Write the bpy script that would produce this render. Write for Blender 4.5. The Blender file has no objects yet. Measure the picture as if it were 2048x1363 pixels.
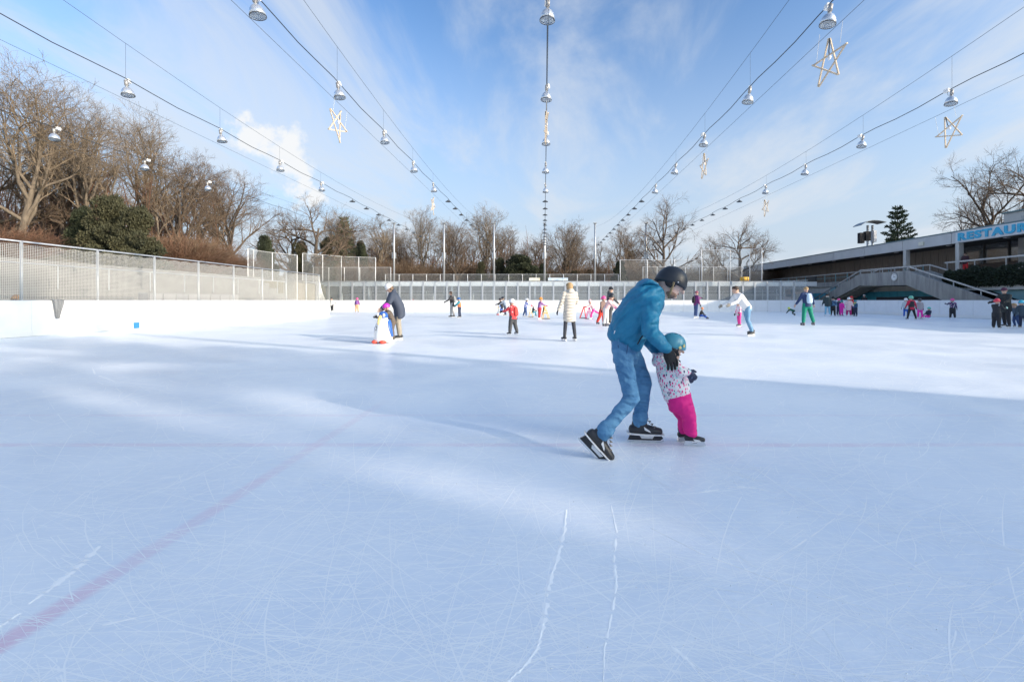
import bpy, math, random
from mathutils import Vector, Matrix, Quaternion
V = Vector
random.seed(7)
S = bpy.context.scene
COL = S.collection
R = math.radians
# ------------------------------------------------------------------ camera, sky, sun, exposure
EYE = 1.2; F = 910.0; VX = 1088.0; VY = 600.0       # lens in photo pixels, vanishing point of the lamp rows
cd = bpy.data.cameras.new('camera'); cam = bpy.data.objects.new('camera', cd); COL.objects.link(cam)
cam.location = (0, 0, EYE); cam.rotation_euler = (R(90), 0, 0)
cd.sensor_width = 36; cd.lens = 36*F/2048; cd.shift_x = -(VX-1024)/2048; cd.shift_y = -(681.5-VY)/2048
cd.clip_end = 3000; cd.clip_start = 0.05
S.camera = cam
SUN_EL = 18.0; SUN_AZ = 118.0                        # azimuth clockwise from +Y
TOSUN = V((math.sin(R(SUN_AZ))*math.cos(R(SUN_EL)), math.cos(R(SUN_AZ))*math.cos(R(SUN_EL)), math.sin(R(SUN_EL))))
sl = bpy.data.lights.new('sun', 'SUN'); sun = bpy.data.objects.new('sun', sl); COL.objects.link(sun)
sl.energy = 2.6; sl.angle = R(0.55); sl.color = (1.0, .86, .70)
sun.rotation_euler = TOSUN.to_track_quat('Z', 'Y').to_euler(); sun.location = (60, -30, 40)
S.view_settings.view_transform = 'Standard'; S.view_settings.look = 'None'
S.view_settings.exposure = 0.93; S.view_settings.gamma = 1
w = bpy.data.worlds.new('World'); S.world = w; w.use_nodes = True
nt = w.node_tree; nt.nodes.clear()
def N(t, typ, **kw):
    n = t.nodes.new(typ)
    for k, v in kw.items():
        if k.startswith('i_'):
            key = k[2:]; key = int(key) if key.isdigit() else key.replace('_', ' ')
            n.inputs[key].default_value = v
        else: setattr(n, k, v)
    return n
def LK(t, a, ao, b, bi): t.links.new(a.outputs[ao], b.inputs[bi])
def build_world():
    out = N(nt, 'ShaderNodeOutputWorld'); bg = N(nt, 'ShaderNodeBackground'); bg.inputs[1].default_value = 0.15
    sky = N(nt, 'ShaderNodeTexSky'); sky.sky_type = 'NISHITA'; sky.sun_disc = False
    sky.sun_elevation = R(SUN_EL); sky.sun_rotation = R(SUN_AZ); sky.altitude = 500; sky.air_density = 1.0; sky.dust_density = 4.0; sky.ozone_density = 2.6
    tc = N(nt, 'ShaderNodeTexCoord'); sep = N(nt, 'ShaderNodeSeparateXYZ'); LK(nt, tc, 'Generated', sep, 0)
    za = N(nt, 'ShaderNodeMath', operation='ADD', i_1=.12); LK(nt, sep, 2, za, 0)
    zm = N(nt, 'ShaderNodeMath', operation='MAXIMUM', i_1=.05); LK(nt, za, 0, zm, 0)
    dx = N(nt, 'ShaderNodeMath', operation='DIVIDE'); LK(nt, sep, 0, dx, 0); LK(nt, zm, 0, dx, 1)
    dy = N(nt, 'ShaderNodeMath', operation='DIVIDE'); LK(nt, sep, 1, dy, 0); LK(nt, zm, 0, dy, 1)
    cb = N(nt, 'ShaderNodeCombineXYZ'); LK(nt, dx, 0, cb, 0); LK(nt, dy, 0, cb, 1)
    mp = N(nt, 'ShaderNodeMapping'); mp.inputs['Scale'].default_value = (1.5, .6, 1); mp.inputs['Rotation'].default_value = (0, 0, R(25)); mp.inputs['Location'].default_value = (.4, .15, 0)
    LK(nt, cb, 0, mp, 0)
    n1 = N(nt, 'ShaderNodeTexNoise', i_Scale=1.1, i_Detail=8.0, i_Roughness=.58, i_Distortion=.5); LK(nt, mp, 0, n1, 'Vector')
    r1 = N(nt, 'ShaderNodeMapRange', i_1=.42, i_2=.66, i_3=0.0, i_4=.72); r1.interpolation_type = 'SMOOTHSTEP'; LK(nt, n1, 0, r1, 0)
    # veil of haze towards the horizon
    hz = N(nt, 'ShaderNodeMapRange', i_1=-.02, i_2=.62, i_3=1.0, i_4=.0); hz.interpolation_type = 'SMOOTHSTEP'; LK(nt, sep, 2, hz, 0)
    mx = hz
    # one steam cloud drifting over the wood
    def blob(d, rad):
        d = V(d).normalized()
        vd = N(nt, 'ShaderNodeVectorMath', operation='DISTANCE'); vd.inputs[1].default_value = d
        no = N(nt, 'ShaderNodeTexNoise', i_Scale=17.0, i_Detail=7.0, i_Roughness=.62); LK(nt, tc, 'Generated', no, 'Vector')
        of = N(nt, 'ShaderNodeVectorMath', operation='MULTIPLY_ADD'); of.inputs[1].default_value = (.12,)*3; of.inputs[2].default_value = (-.06,)*3
        LK(nt, no, 'Color', of, 0)
        ad = N(nt, 'ShaderNodeVectorMath', operation='ADD'); LK(nt, tc, 'Generated', ad, 0); LK(nt, of, 0, ad, 1)
        LK(nt, ad, 0, vd, 0)
        mr = N(nt, 'ShaderNodeMapRange', i_1=rad*.35, i_2=rad, i_3=.95, i_4=0.0); mr.interpolation_type = 'SMOOTHSTEP'; LK(nt, vd, 'Value', mr, 0)
        return mr
    last = None
    for px, py, rr in ((500, 268, .034), (540, 285, .036), (580, 298, .042), (600, 330, .04), (598, 360, .036), (620, 392, .032)):
        b = blob(((px-VX)/F, 1, (VY-py)/F), rr)
        if last is None: last = b; continue
        m2 = N(nt, 'ShaderNodeMath', operation='MAXIMUM'); LK(nt, last, 0, m2, 0); LK(nt, b, 0, m2, 1); last = m2
    steam = last
    mc = N(nt, 'ShaderNodeMix', data_type='RGBA'); gm = N(nt, 'ShaderNodeGamma', i_1=1.35); LK(nt, sky, 0, gm, 0); mk = N(nt, 'ShaderNodeMix', data_type='RGBA', blend_type='MULTIPLY'); mk.inputs['Factor'].default_value = 1; LK(nt, gm, 0, mk, 6); mk.inputs[7].default_value = (.75, .83, .80, 1)
    LK(nt, mx, 0, mc, 'Factor'); LK(nt, mk, 2, mc, 6); mc.inputs[7].default_value = CLOUD
    m3 = N(nt, 'ShaderNodeMix', data_type='RGBA'); LK(nt, steam, 0, m3, 'Factor'); mw = N(nt, 'ShaderNodeMix', data_type='RGBA'); LK(nt, r1, 0, mw, 'Factor'); LK(nt, mc, 2, mw, 6); mw.inputs[7].default_value = (2.6, 2.8, 3.05, 1); LK(nt, mw, 2, m3, 6); m3.inputs[7].default_value = (3.3, 3.35, 3.4, 1)
    LK(nt, m3, 2, bg, 0); LK(nt, bg, 0, out, 0)
CLOUD = (2.15, 2.45, 2.85, 1)
build_world()
S.render.engine = 'CYCLES'

# ------------------------------------------------------------------ helpers
def W(px, py, Y): return V(((px-VX)/F*Y, Y, EYE+(VY-py)/F*Y))       # photo pixel at a known distance
def G(px, py): Y = F*EYE/(py-VY); return V(((px-VX)/F*Y, Y, 0))       # photo pixel standing on the ice
MATS = {}
def mat(name, col, rough=.7, noise=0.0, nscale=8, bump=0.0, bscale=30, metal=0.0, spec=.5, col2=None, stretch=None, coat=0):
    if name in MATS: return MATS[name]
    m = bpy.data.materials.new(name); m.use_nodes = True; t = m.node_tree; b = t.nodes['Principled BSDF']
    b.inputs['Roughness'].default_value = rough; b.inputs['Metallic'].default_value = metal
    b.inputs['Specular IOR Level'].default_value = spec; b.inputs['Coat Weight'].default_value = coat
    b.inputs['Base Color'].default_value = (*col, 1)
    if noise or bump or col2:
        tc = N(t, 'ShaderNodeTexCoord'); mp = N(t, 'ShaderNodeMapping'); LK(t, tc, 'Object', mp, 0)
        if stretch: mp.inputs['Scale'].default_value = stretch
    if noise or col2:
        no = N(t, 'ShaderNodeTexNoise', i_Scale=nscale, i_Detail=5.0, i_Roughness=.6); LK(t, mp, 0, no, 'Vector')
        cr = N(t, 'ShaderNodeValToRGB'); LK(t, no, 0, cr, 0)
        c2 = col2 or tuple(c*(1-noise) for c in col)
        cr.color_ramp.elements[0].position = .32; cr.color_ramp.elements[1].position = .68
        cr.color_ramp.elements[0].color = (*c2, 1); cr.color_ramp.elements[1].color = (*col, 1)
        LK(t, cr, 0, b, 'Base Color')
    if bump:
        nb = N(t, 'ShaderNodeTexNoise', i_Scale=bscale, i_Detail=4.0); LK(t, mp, 0, nb, 'Vector')
        bp = N(t, 'ShaderNodeBump', i_Strength=bump, i_Distance=.02); LK(t, nb, 0, bp, 'Height'); LK(t, bp, 0, b, 'Normal')
    MATS[name] = m; return m
def perp(d):
    a = V((0, 0, 1)) if abs(d.z) < .9 else V((1, 0, 0))
    u = d.cross(a).normalized(); return u, d.cross(u).normalized()
class MB:
    def __init__(s): s.v = []; s.f = []
    def add(s, vs, fs):
        o = len(s.v); s.v.extend(vs); s.f.extend([tuple(i+o for i in f) for f in fs]); return s
    def box(s, lo, hi):
        x0, y0, z0 = lo; x1, y1, z1 = hi
        return s.add([(x0,y0,z0),(x1,y0,z0),(x1,y1,z0),(x0,y1,z0),(x0,y0,z1),(x1,y0,z1),(x1,y1,z1),(x0,y1,z1)],
                     [(3,2,1,0),(4,5,6,7),(0,1,5,4),(1,2,6,5),(2,3,7,6),(3,0,4,7)])
    def hexa(s, p):
        return s.add([tuple(q) for q in p], [(3,2,1,0),(4,5,6,7),(0,1,5,4),(1,2,6,5),(2,3,7,6),(3,0,4,7)])
    def bar(s, a, b, wx, wy, up=None):
        a = V(a); b = V(b); d = (b-a).normalized()
        if up is None: u, v = perp(d)
        else: u = d.cross(V(up)).normalized(); v = u.cross(d).normalized()
        u = u*wx/2; v = v*wy/2
        return s.hexa([a-u-v, a+u-v, a+u+v, a-u+v, b-u-v, b+u-v, b+u+v, b-u+v])
    def tube(s, pts, rads, n=6, cap=True):
        pts = [V(p) for p in pts]
        if not hasattr(rads, '__len__'): rads = [rads]*len(pts)
        vs = []; u = None; k = len(pts)
        for i, p in enumerate(pts):
            d = (pts[min(i+1, k-1)]-pts[max(i-1, 0)])
            if d.length < 1e-9: d = V((0, 0, 1))
            d.normalize()
            if u is None: u, v = perp(d)
            else:
                u = u-d*u.dot(d)
                if u.length < 1e-6: u, v = perp(d)
                u.normalize(); v = d.cross(u)
            r = rads[i]
            for j in range(n):
                a = 2*math.pi*j/n
                q = p+u*(r*math.cos(a))+v*(r*math.sin(a)); vs.append((q.x, q.y, q.z))
        fs = [(i*n+j, i*n+(j+1) % n, (i+1)*n+(j+1) % n, (i+1)*n+j) for i in range(k-1) for j in range(n)]
        if cap: fs += [tuple(reversed(range(n))), tuple(range((k-1)*n, k*n))]
        return s.add(vs, fs)
    def loft(s, rings, n=14, dome=.5):
        """rings: (centre, half-axis vector a, half-axis vector b); ends closed by domes"""
        rr = []
        def cap(c, a, b, other, sgn):
            d = (c-other); d = d.normalized()*min(a.length, b.length)*dome
            return [(c+d*math.sin(t), a*math.cos(t), b*math.cos(t)) for t in (R(80), R(50), R(25))]
        c0 = cap(rings[0][0], rings[0][1], rings[0][2], rings[1][0], 1); c1 = cap(rings[-1][0], rings[-1][1], rings[-1][2], rings[-2][0], 1)
        rr = c0+list(rings)+c1[::-1]
        vs = []; k = len(rr)
        for c, a, b in rr:
            for j in range(n):
                t = 2*math.pi*j/n; q = c+a*math.cos(t)+b*math.sin(t); vs.append((q.x, q.y, q.z))
        fs = [(i*n+j, i*n+(j+1) % n, (i+1)*n+(j+1) % n, (i+1)*n+j) for i in range(k-1) for j in range(n)]
        fs += [tuple(reversed(range(n))), tuple(range((k-1)*n, k*n))]
        return s.add(vs, fs)
    def caps(s, pts, rads, n=10):
        pts = [V(p) for p in pts]; rings = []
        for i, p in enumerate(pts):
            d = (pts[min(i+1, len(pts)-1)]-pts[max(i-1, 0)]).normalized(); u, v = perp(d)
            rings.append((p, u*rads[i], v*rads[i]))
        # keep frames coherent
        for i in range(1, len(rings)):
            d = rings[i][1].cross(rings[i][2]).normalized(); u = rings[i-1][1]-d*rings[i-1][1].dot(d); u.normalize(); v = d.cross(u)
            rings[i] = (rings[i][0], u*rads[i], v*rads[i])
        return s.loft(rings, n, 1.0)
    def ell(s, c, a, b, d, nu=14, nv=9):
        c = V(c); a = V(a); b = V(b); d = V(d); vs = []
        for i in range(nv+1):
            t = math.pi*i/nv
            for j in range(nu):
                q = 2*math.pi*j/nu; p = c+a*(math.sin(t)*math.cos(q))+b*(math.sin(t)*math.sin(q))+d*math.cos(t); vs.append(tuple(p))
        fs = [(i*nu+j, (i+1)*nu+j, (i+1)*nu+(j+1) % nu, i*nu+(j+1) % nu) for i in range(nv) for j in range(nu)]
        return s.add(vs, fs)
    def lathe(s, prof, n=20, c=(0, 0, 0)):
        vs = [(c[0]+r*math.cos(2*math.pi*j/n), c[1]+r*math.sin(2*math.pi*j/n), c[2]+z) for r, z in prof for j in range(n)]
        return s.add(vs, [(i*n+j, i*n+(j+1) % n, (i+1)*n+(j+1) % n, (i+1)*n+j) for i in range(len(prof)-1) for j in range(n)])
    def prism(s, poly, off):
        n = len(poly); off = V(off); vs = [tuple(p) for p in poly]+[tuple(V(p)+off) for p in poly]
        return s.add(vs, [tuple(range(n)), tuple(reversed(range(n, 2*n)))]+[(i, i+n, (i+1) % n+n, (i+1) % n) for i in range(n)])
    def mesh(s, name, m, smooth=False):
        me = bpy.data.meshes.new(name); me.from_pydata(s.v, [], s.f); me.validate(); me.update()
        if m: me.materials.append(m)
        if smooth: me.polygons.foreach_set('use_smooth', [True]*len(me.polygons))
        return me
    def build(s, name, m, parent=None, smooth=False):
        return put(name, s.mesh(name, m, smooth), parent)
def put(name, data, parent=None, M=None):
    o = bpy.data.objects.new(name, data); COL.objects.link(o)
    if parent: o.parent = parent
    if M is not None: o.matrix_local = M
    return o
def tag(o, label, cat, group=None):
    o['label'] = label; o['category'] = cat
    if group: o['group'] = group
    return o
def struct(o): o['kind'] = 'structure'; return o
def stuff(o): o['kind'] = 'stuff'; return o
def thing(name, loc, label, cat, group=None, rz=0):
    o = bpy.data.objects.new(name, None); COL.objects.link(o); o.location = loc; o.rotation_euler = (0, 0, rz); o.empty_display_size = .2
    return tag(o, label, cat, group)
def copy_tree(o, parent=None):
    c = o.copy(); COL.objects.link(c); c.parent = parent
    for ch in list(o.children): copy_tree(ch, c)
    return c
ORD = ['nearest', 'second', 'third', 'fourth', 'fifth', 'sixth', 'seventh', 'eighth', 'ninth', 'tenth', 'eleventh', 'twelfth', 'thirteenth']

# ------------------------------------------------------------------ materials of the place
M_white = mat('board_white', (.82, .83, .84), .35, noise=.06, nscale=2)
M_boardtop = mat('board_rail', (.7, .72, .74), .4)
M_galv = mat('galvanised_steel', (.55, .57, .59), .42, metal=.6, noise=.15, nscale=6)
M_wpaint = mat('white_painted_steel', (.78, .79, .8), .45)
M_net = mat('white_netting', (.6, .6, .58), .8)
M_wire = mat('mesh_wire', (.3, .31, .31), .6, metal=.2)
M_wired = mat('wire_dark', (.06, .08, .1), .6)
M_cable = mat('cable_black', (.02, .025, .03), .6)
M_alu = mat('lamp_aluminium', (.78, .8, .82), .28, metal=.75)
M_dark = mat('lamp_dark', (.05, .055, .06), .5)
M_conc = mat('concrete', (.42, .41, .4), .85, noise=.3, nscale=1.5, bump=.15, bscale=12)
M_concstain = mat('concrete_streaked', (.42, .41, .39), .85, col2=(.24, .235, .23), nscale=1.2, stretch=(2.5, 2.5, .35), bump=.15, bscale=12)
M_concl = mat('concrete_light', (.62, .61, .58), .85, noise=.18, nscale=1.2, bump=.1, bscale=10)
M_fascia = mat('fascia_panel', (.6, .6, .6), .7, noise=.12, nscale=.8)
M_wood = mat('weathered_boards', (.37, .315, .27), .8, col2=(.19, .16, .14), nscale=3, stretch=(2, 2, .2))
M_teal = mat('teal_tiles', (.07, .42, .56), .35, noise=.25, nscale=3)
M_tealsteel = mat('teal_steel', (.2, .38, .42), .45)
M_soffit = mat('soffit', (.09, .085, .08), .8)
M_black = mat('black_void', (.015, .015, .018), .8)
M_lumber = mat('star_timber', (.72, .58, .42), .7, noise=.2, nscale=12)
def glass_mat(name, tint, refl):
    m = bpy.data.materials.new(name); m.use_nodes = True; t = m.node_tree; t.nodes.clear()
    o = N(t, 'ShaderNodeOutputMaterial'); tr = N(t, 'ShaderNodeBsdfTransparent'); tr.inputs[0].default_value = (*tint, 1)
    gl = N(t, 'ShaderNodeBsdfGlossy'); gl.inputs['Roughness'].default_value = .08
    df = N(t, 'ShaderNodeBsdfDiffuse'); df.inputs[0].default_value = (.75, .78, .8, 1)
    mx = N(t, 'ShaderNodeMixShader'); mx.inputs[0].default_value = refl; LK(t, tr, 0, mx, 1); LK(t, gl, 0, mx, 2)
    m2 = N(t, 'ShaderNodeMixShader'); m2.inputs[0].default_value = .13; LK(t, mx, 0, m2, 1); LK(t, df, 0, m2, 2)
    LK(t, m2, 0, o, 0); return m
M_glass = glass_mat('scratched_glass', (.9, .94, .96), .07)
M_win = glass_mat('window_glass', (.7, .76, .8), .2)

def ice_material():
    m = bpy.data.materials.new('ice'); m.use_nodes = True; t = m.node_tree; b = t.nodes['Principled BSDF']
    tc = N(t, 'ShaderNodeTexCoord'); sp = N(t, 'ShaderNodeSeparateXYZ'); LK(t, tc, 'Object', sp, 0)
    n1 = N(t, 'ShaderNodeTexNoise', i_Scale=.55, i_Detail=6.0, i_Roughness=.62, i_Distortion=.6); LK(t, tc, 'Object', n1, 'Vector')
    cr = N(t, 'ShaderNodeValToRGB'); LK(t, n1, 0, cr, 0)
    cr.color_ramp.elements[0].position = .36; cr.color_ramp.elements[1].position = .62
    cr.color_ramp.elements[0].color = (.70, .77, .86, 1); cr.color_ramp.elements[1].color = (.83, .87, .91, 1)
    # fine frost streaks, two directions
    prev = cr
    for rot, sc, st in ((R(12), (1.2, 14, 1), .6), (R(-38), (1.5, 18, 1), .5), (R(75), (1.2, 11, 1), .4)):
        mp = N(t, 'ShaderNodeMapping'); mp.inputs['Rotation'].default_value = (0, 0, rot); mp.inputs['Scale'].default_value = sc; LK(t, tc, 'Object', mp, 0)
        n2 = N(t, 'ShaderNodeTexNoise', i_Scale=3.2, i_Detail=7.0, i_Roughness=.7); LK(t, mp, 0, n2, 'Vector')
        mr = N(t, 'ShaderNodeMapRange', i_1=.53, i_2=.74, i_3=0.0, i_4=st); LK(t, n2, 0, mr, 0)
        mx = N(t, 'ShaderNodeMix', data_type='RGBA'); LK(t, mr, 0, mx, 'Factor'); LK(t, prev, 0 if prev is cr else 2, mx, 6); mx.inputs[7].default_value = (.97, .98, .98, 1)
        prev = mx
    # faded paint lines under the ice
    nf = N(t, 'ShaderNodeTexNoise', i_Scale=1.3, i_Detail=4.0); LK(t, tc, 'Object', nf, 'Vector')
    def line(axis, c, hw, st, prev, lo=None, hi=None, col=(.66, .12, .3, 1)):
        nn = N(t, 'ShaderNodeMath', operation='MULTIPLY_ADD', i_1=.05, i_2=-.025); LK(t, nf, 0, nn, 0)
        a0 = N(t, 'ShaderNodeMath', operation='ADD'); LK(t, sp, axis, a0, 0); LK(t, nn, 0, a0, 1)
        a = N(t, 'ShaderNodeMath', operation='SUBTRACT', i_1=c); LK(t, a0, 0, a, 0)
        ab = N(t, 'ShaderNodeMath', operation='ABSOLUTE'); LK(t, a, 0, ab, 0)
        mr = N(t, 'ShaderNodeMapRange', i_1=hw*.35, i_2=hw*1.35, i_3=st, i_4=0.0); mr.interpolation_type = 'SMOOTHSTEP'; LK(t, ab, 0, mr, 0)
        fd = N(t, 'ShaderNodeMapRange', i_1=.3, i_2=.65, i_3=.1, i_4=1.0); LK(t, nf, 0, fd, 0)
        mu = N(t, 'ShaderNodeMath', operation='MULTIPLY'); LK(t, mr, 0, mu, 0); LK(t, fd, 0, mu, 1); last = mu
        if hi is not None:
            g = N(t, 'ShaderNodeMapRange', i_1=hi-4.5, i_2=hi, i_3=1.0, i_4=0.0); LK(t, sp, 1-axis, g, 0)
            m2 = N(t, 'ShaderNodeMath', operation='MULTIPLY'); LK(t, last, 0, m2, 0); LK(t, g, 0, m2, 1); last = m2
        mx = N(t, 'ShaderNodeMix', data_type='RGBA'); LK(t, last, 0, mx, 'Factor'); LK(t, prev, 2, mx, 6); mx.inputs[7].default_value = col
        return mx
    prev = line(0, -1.89, .055, .46, prev, hi=5.6)
    prev = line(1, 3.78, .05, .2, prev)
    prev = line(1, 4.75, .045, .10, prev)
    LK(t, prev, 2, b, 'Base Color')
    b.inputs['Specular IOR Level'].default_value = .35
    rr = N(t, 'ShaderNodeMapRange', i_1=.3, i_2=.7, i_3=.28, i_4=.5); LK(t, n1, 0, rr, 0); LK(t, rr, 0, b, 'Roughness')
    nb = N(t, 'ShaderNodeTexNoise', i_Scale=22.0, i_Detail=6.0, i_Roughness=.65); LK(t, tc, 'Object', nb, 'Vector')
    bp = N(t, 'ShaderNodeBump', i_Strength=.22, i_Distance=.01); LK(t, nb, 0, bp, 'Height'); LK(t, bp, 0, b, 'Normal')
    return m

# ------------------------------------------------------------------ ground, ice, embankment
XL, XR, YF = -17.0, 28.0, 48.0
M_ground = mat('winter_ground', (.17, .14, .1), .95, col2=(.1, .1, .06), nscale=.4, bump=.3, bscale=3)
g = MB().add([(-900, -400, -.06), (900, -400, -.06), (900, 1600, -.06), (-900, 1600, -.06)], [(0, 1, 2, 3)]).build('ground', M_ground); struct(g)
# ice sheet: straight left side, rounded right corner, wider bay behind the end of the left boards
poly = [(XL, -30), (XL, 35.5), (-24, 38), (-24, YF+.2), (21, YF+.2)]
poly += [(21+7*math.sin(R(a)), YF-7+7.2*math.cos(R(a))) for a in range(0, 91, 15)] + [(XR+.1, -30)]
ice = MB().add([(x, y, 0) for x, y in poly], [tuple(reversed(range(len(poly))))]).build('ice_rink', ice_material()); struct(ice)
def skirt():
    b = MB()
    for i in range(len(poly)):
        a, c = poly[i], poly[(i+1) % len(poly)]
        b.add([(a[0], a[1], -.1), (c[0], c[1], -.1), (c[0], c[1], -.002), (a[0], a[1], -.002)], [(0, 1, 2, 3)])
    return b
# frost and blade scratches
M_frost = bpy.data.materials.new('ice_shavings'); M_frost.use_nodes = True
def frost():
    t = M_frost.node_tree; b = t.nodes['Principled BSDF']; b.inputs['Base Color'].default_value = (.95, .97, .98, 1); b.inputs['Roughness'].default_value = .5; b.inputs['Specular IOR Level'].default_value = .35
frost()
def scratches():
    rnd = random.Random(3); b = MB()
    for i in range(7500):
        y = 1.25+13*rnd.random()**1.7; x = rnd.uniform(-1.3, 1.2)*y*1.02
        if x < XL+.4: continue
        a = rnd.gauss(0, .55)+(math.pi if rnd.random() < .5 else 0); L = (rnd.uniform(.08, .8) if rnd.random() < .8 else rnd.uniform(.8, 2.6))*(1+y*.08); k = rnd.gauss(0, .5); wd = rnd.uniform(.0005, .0016)*(1+y*.2)*(1.6 if rnd.random() < .15 else 1)
        if rnd.random() < .25: a += math.pi/2
        vs = []; n = 8; zz = .0003+(i % 400)*1.2e-6
        for j in range(n+1):
            dx, dy = math.cos(a), math.sin(a); ww = wd*math.sin(math.pi*(j+.25)/(n+.5))
            vs += [(x-dy*ww, y+dx*ww, zz), (x+dy*ww, y-dx*ww, zz)]
            x += dx*L/n; y += dy*L/n; a += k*L/n
        b.add(vs, [(2*j, 2*j+1, 2*j+3, 2*j+2) for j in range(n) if rnd.random() < .72])
    return stuff(tag(b.build('blade_scratches', M_frost), 'fine white blade scratches criss-crossing the shaded ice', 'scratches'))
scratches()
def tracks():
    rnd = random.Random(5); b = MB()
    tr = [([(1133,1015),(1128,1060),(1112,1120),(1095,1175),(1088,1235),(1075,1295),(1045,1335),(1005,1372)], .014),
          ([(1222,1010),(1233,1065),(1227,1120),(1233,1165),(1224,1220),(1208,1300),(1207,1372)], .009),
          ([(198,1092),(160,1130),(110,1170),(55,1208)], .02), ([(42,1224),(20,1238),(-5,1256)], .014),
          ([(1290,1050),(1400,1105),(1520,1150),(1640,1190),(1760,1222)], .004), ([(1395,985),(1480,972),(1560,985)], .008),
          ([(185,735),(190,748),(230,762),(330,772)], .012), ([(560,820),(640,800),(720,776)], .006), ([(122,1250),(175,1225)], .006), ([(205,1250),(300,1228)], .005),
          ([(1550,1120),(1640,1060),(1700,1010)], .004), ([(1340,1290),(1400,1340)], .01), ([(960,1130),(1000,1020),(1060,930)], .003)]
    for pts, wd in tr:
        P = []
        for i in range(len(pts)-1):
            for k in range(10):
                f = k/10; P.append(G(pts[i][0]*(1-f)+pts[i+1][0]*f, pts[i][1]*(1-f)+pts[i+1][1]*f))
        P.append(G(*pts[-1])); vs = []
        for i, p in enumerate(P):
            d = (P[min(i+1, len(P)-1)]-P[max(i-1, 0)]).normalized(); n = V((-d.y, d.x, 0)); ww = wd*rnd.uniform(.25, 1.35)*(.25+.75*math.sin(math.pi*min(1, (i+1)/len(P))**.7))
            q = p+n*rnd.gauss(0, wd*.1); vs += [tuple(q+n*ww+V((0, 0, .0006))), tuple(q+V((0, 0, .0012+wd*.08))), tuple(q-n*ww+V((0, 0, .0006)))]
        m = len(P)
        b.add(vs, [f for i in range(m-1) if rnd.random() < .86 for f in ((3*i, 3*i+3, 3*i+4, 3*i+1), (3*i+1, 3*i+4, 3*i+5, 3*i+2))])
    for i in range(900):       # loose crumbs of shaved ice
        y = 1.3+5*rnd.random()**1.4; x = rnd.uniform(-1.2, 1.1)*y; r = rnd.uniform(.001, .0032)*(1+.15*y)
        if rnd.random() < .35: x, y = 1.05+rnd.gauss(0, .35), 3.35+rnd.gauss(0, .3)
        a = rnd.random()*6.28
        vs = [(x+r*math.cos(a+k*2.1), y+r*math.sin(a+k*2.1), .0012) for k in range(3)]+[(x, y, .0012+r*.9)]
        b.add(vs, [(0, 1, 3), (1, 2, 3), (2, 0, 3)])
    return stuff(tag(b.build('skate_tracks', mat('shaved_ice', (.97, .98, .98), .8)), 'broad white tracks of shaved ice and crumbs in the foreground', 'skate tracks'))
tracks()
# embankment behind the left stand and behind the far terrace
emb = MB()
prof = [(-24.2, 2.9), (-27, 3.3), (-32, 4.2), (-60, 7.0), (-160, 9)]
vs = []
ys = [-20, 5, 20, 35, 50, 58]
for y in ys:
    for x, z in prof: vs.append((x, y, z))
emb.add(vs, [(j*5+i, j*5+i+1, (j+1)*5+i+1, (j+1)*5+i) for j in range(len(ys)-1) for i in range(4)])
emb.add([(-24.2, -20, -.1), (-24.2, 58, -.1), (-24.2, 58, 2.9), (-24.2, -20, 2.9)], [(0, 1, 2, 3)])
emb.add([(-160, 58, 9), (-60, 58, 7), (-24, 58, 2.9), (60, 57.6, 2.4), (60, 300, 5), (-160, 300, 12)], [(0, 1, 2, 3, 4, 5)])
struct(emb.build('embankment', M_ground))

# ------------------------------------------------------------------ left boards, stand and netting
def left_boards():
    t = thing('dasher_boards', (XL, 20, 0), 'long plain white dasher boards along the left side of the rink', 'rink boards')
    y = -7.85; k = 0; o = V((XL, 20, 0))
    me = MB().box((-.08, -1.272, .004), (0, 1.272, 1.17)).mesh('panel', M_white)
    kick = MB().box((.001, -1.272, .02), (.012, 1.272, .2)).mesh('kick_plate', mat('kick_plate', (.8, .8, .78), .4))
    cap = MB().box((-.1, -1.275, 1.171), (.015, 1.275, 1.2)).mesh('cap_rail', M_boardtop)
    while y < 35.4:
        m = Matrix.Translation((0, y+1.275-20, 0))
        p = put('panel', me, t, m); put('kick_plate', kick, p); put('cap_rail', cap, p); y += 2.55
    b = MB(); n = 6                       # rounded end of the boards
    for i in range(n):
        a0, a1 = i/n*R(55), (i+1)/n*R(55)
        f = lambda a, r: (-2.5+r*math.cos(a), y-20+2.5*0+r*math.sin(a))
        (x0, y0), (x1, y1), (x2, y2), (x3, y3) = f(a0, 2.5), f(a1, 2.5), f(a1, 2.42), f(a0, 2.42)
        b.hexa([(x0,y0,.004),(x1,y1,.004),(x2,y2,.004),(x3,y3,.004),(x0,y0,1.2),(x1,y1,1.2),(x2,y2,1.2),(x3,y3,1.2)])
    b.build('panel', M_white, t)
    return t
left_boards()
def wires(b, P, Q, z0, z1, cell, wd, sag=0.0, bays=None):
    """wire grid between ground points P and Q from z0 to z1"""
    P = V(P); Q = V(Q); L = (Q-P).length; d = (Q-P)/L; n = int(L/cell)
    for i in range(n+1):
        p = P+d*(i*cell); zt = z1
        if sag: ph = (i*cell/bays) % 1; zt = z1-sag*(1-abs(math.cos(ph*math.pi*4)))
        b.bar((p.x, p.y, z0), (p.x, p.y, zt), wd, wd)
    m = int((z1-z0)/cell)
    for j in range(m+1):
        z = z0+j*cell
        b.bar((P.x, P.y, z), (Q.x, Q.y, z), wd, wd)
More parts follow.
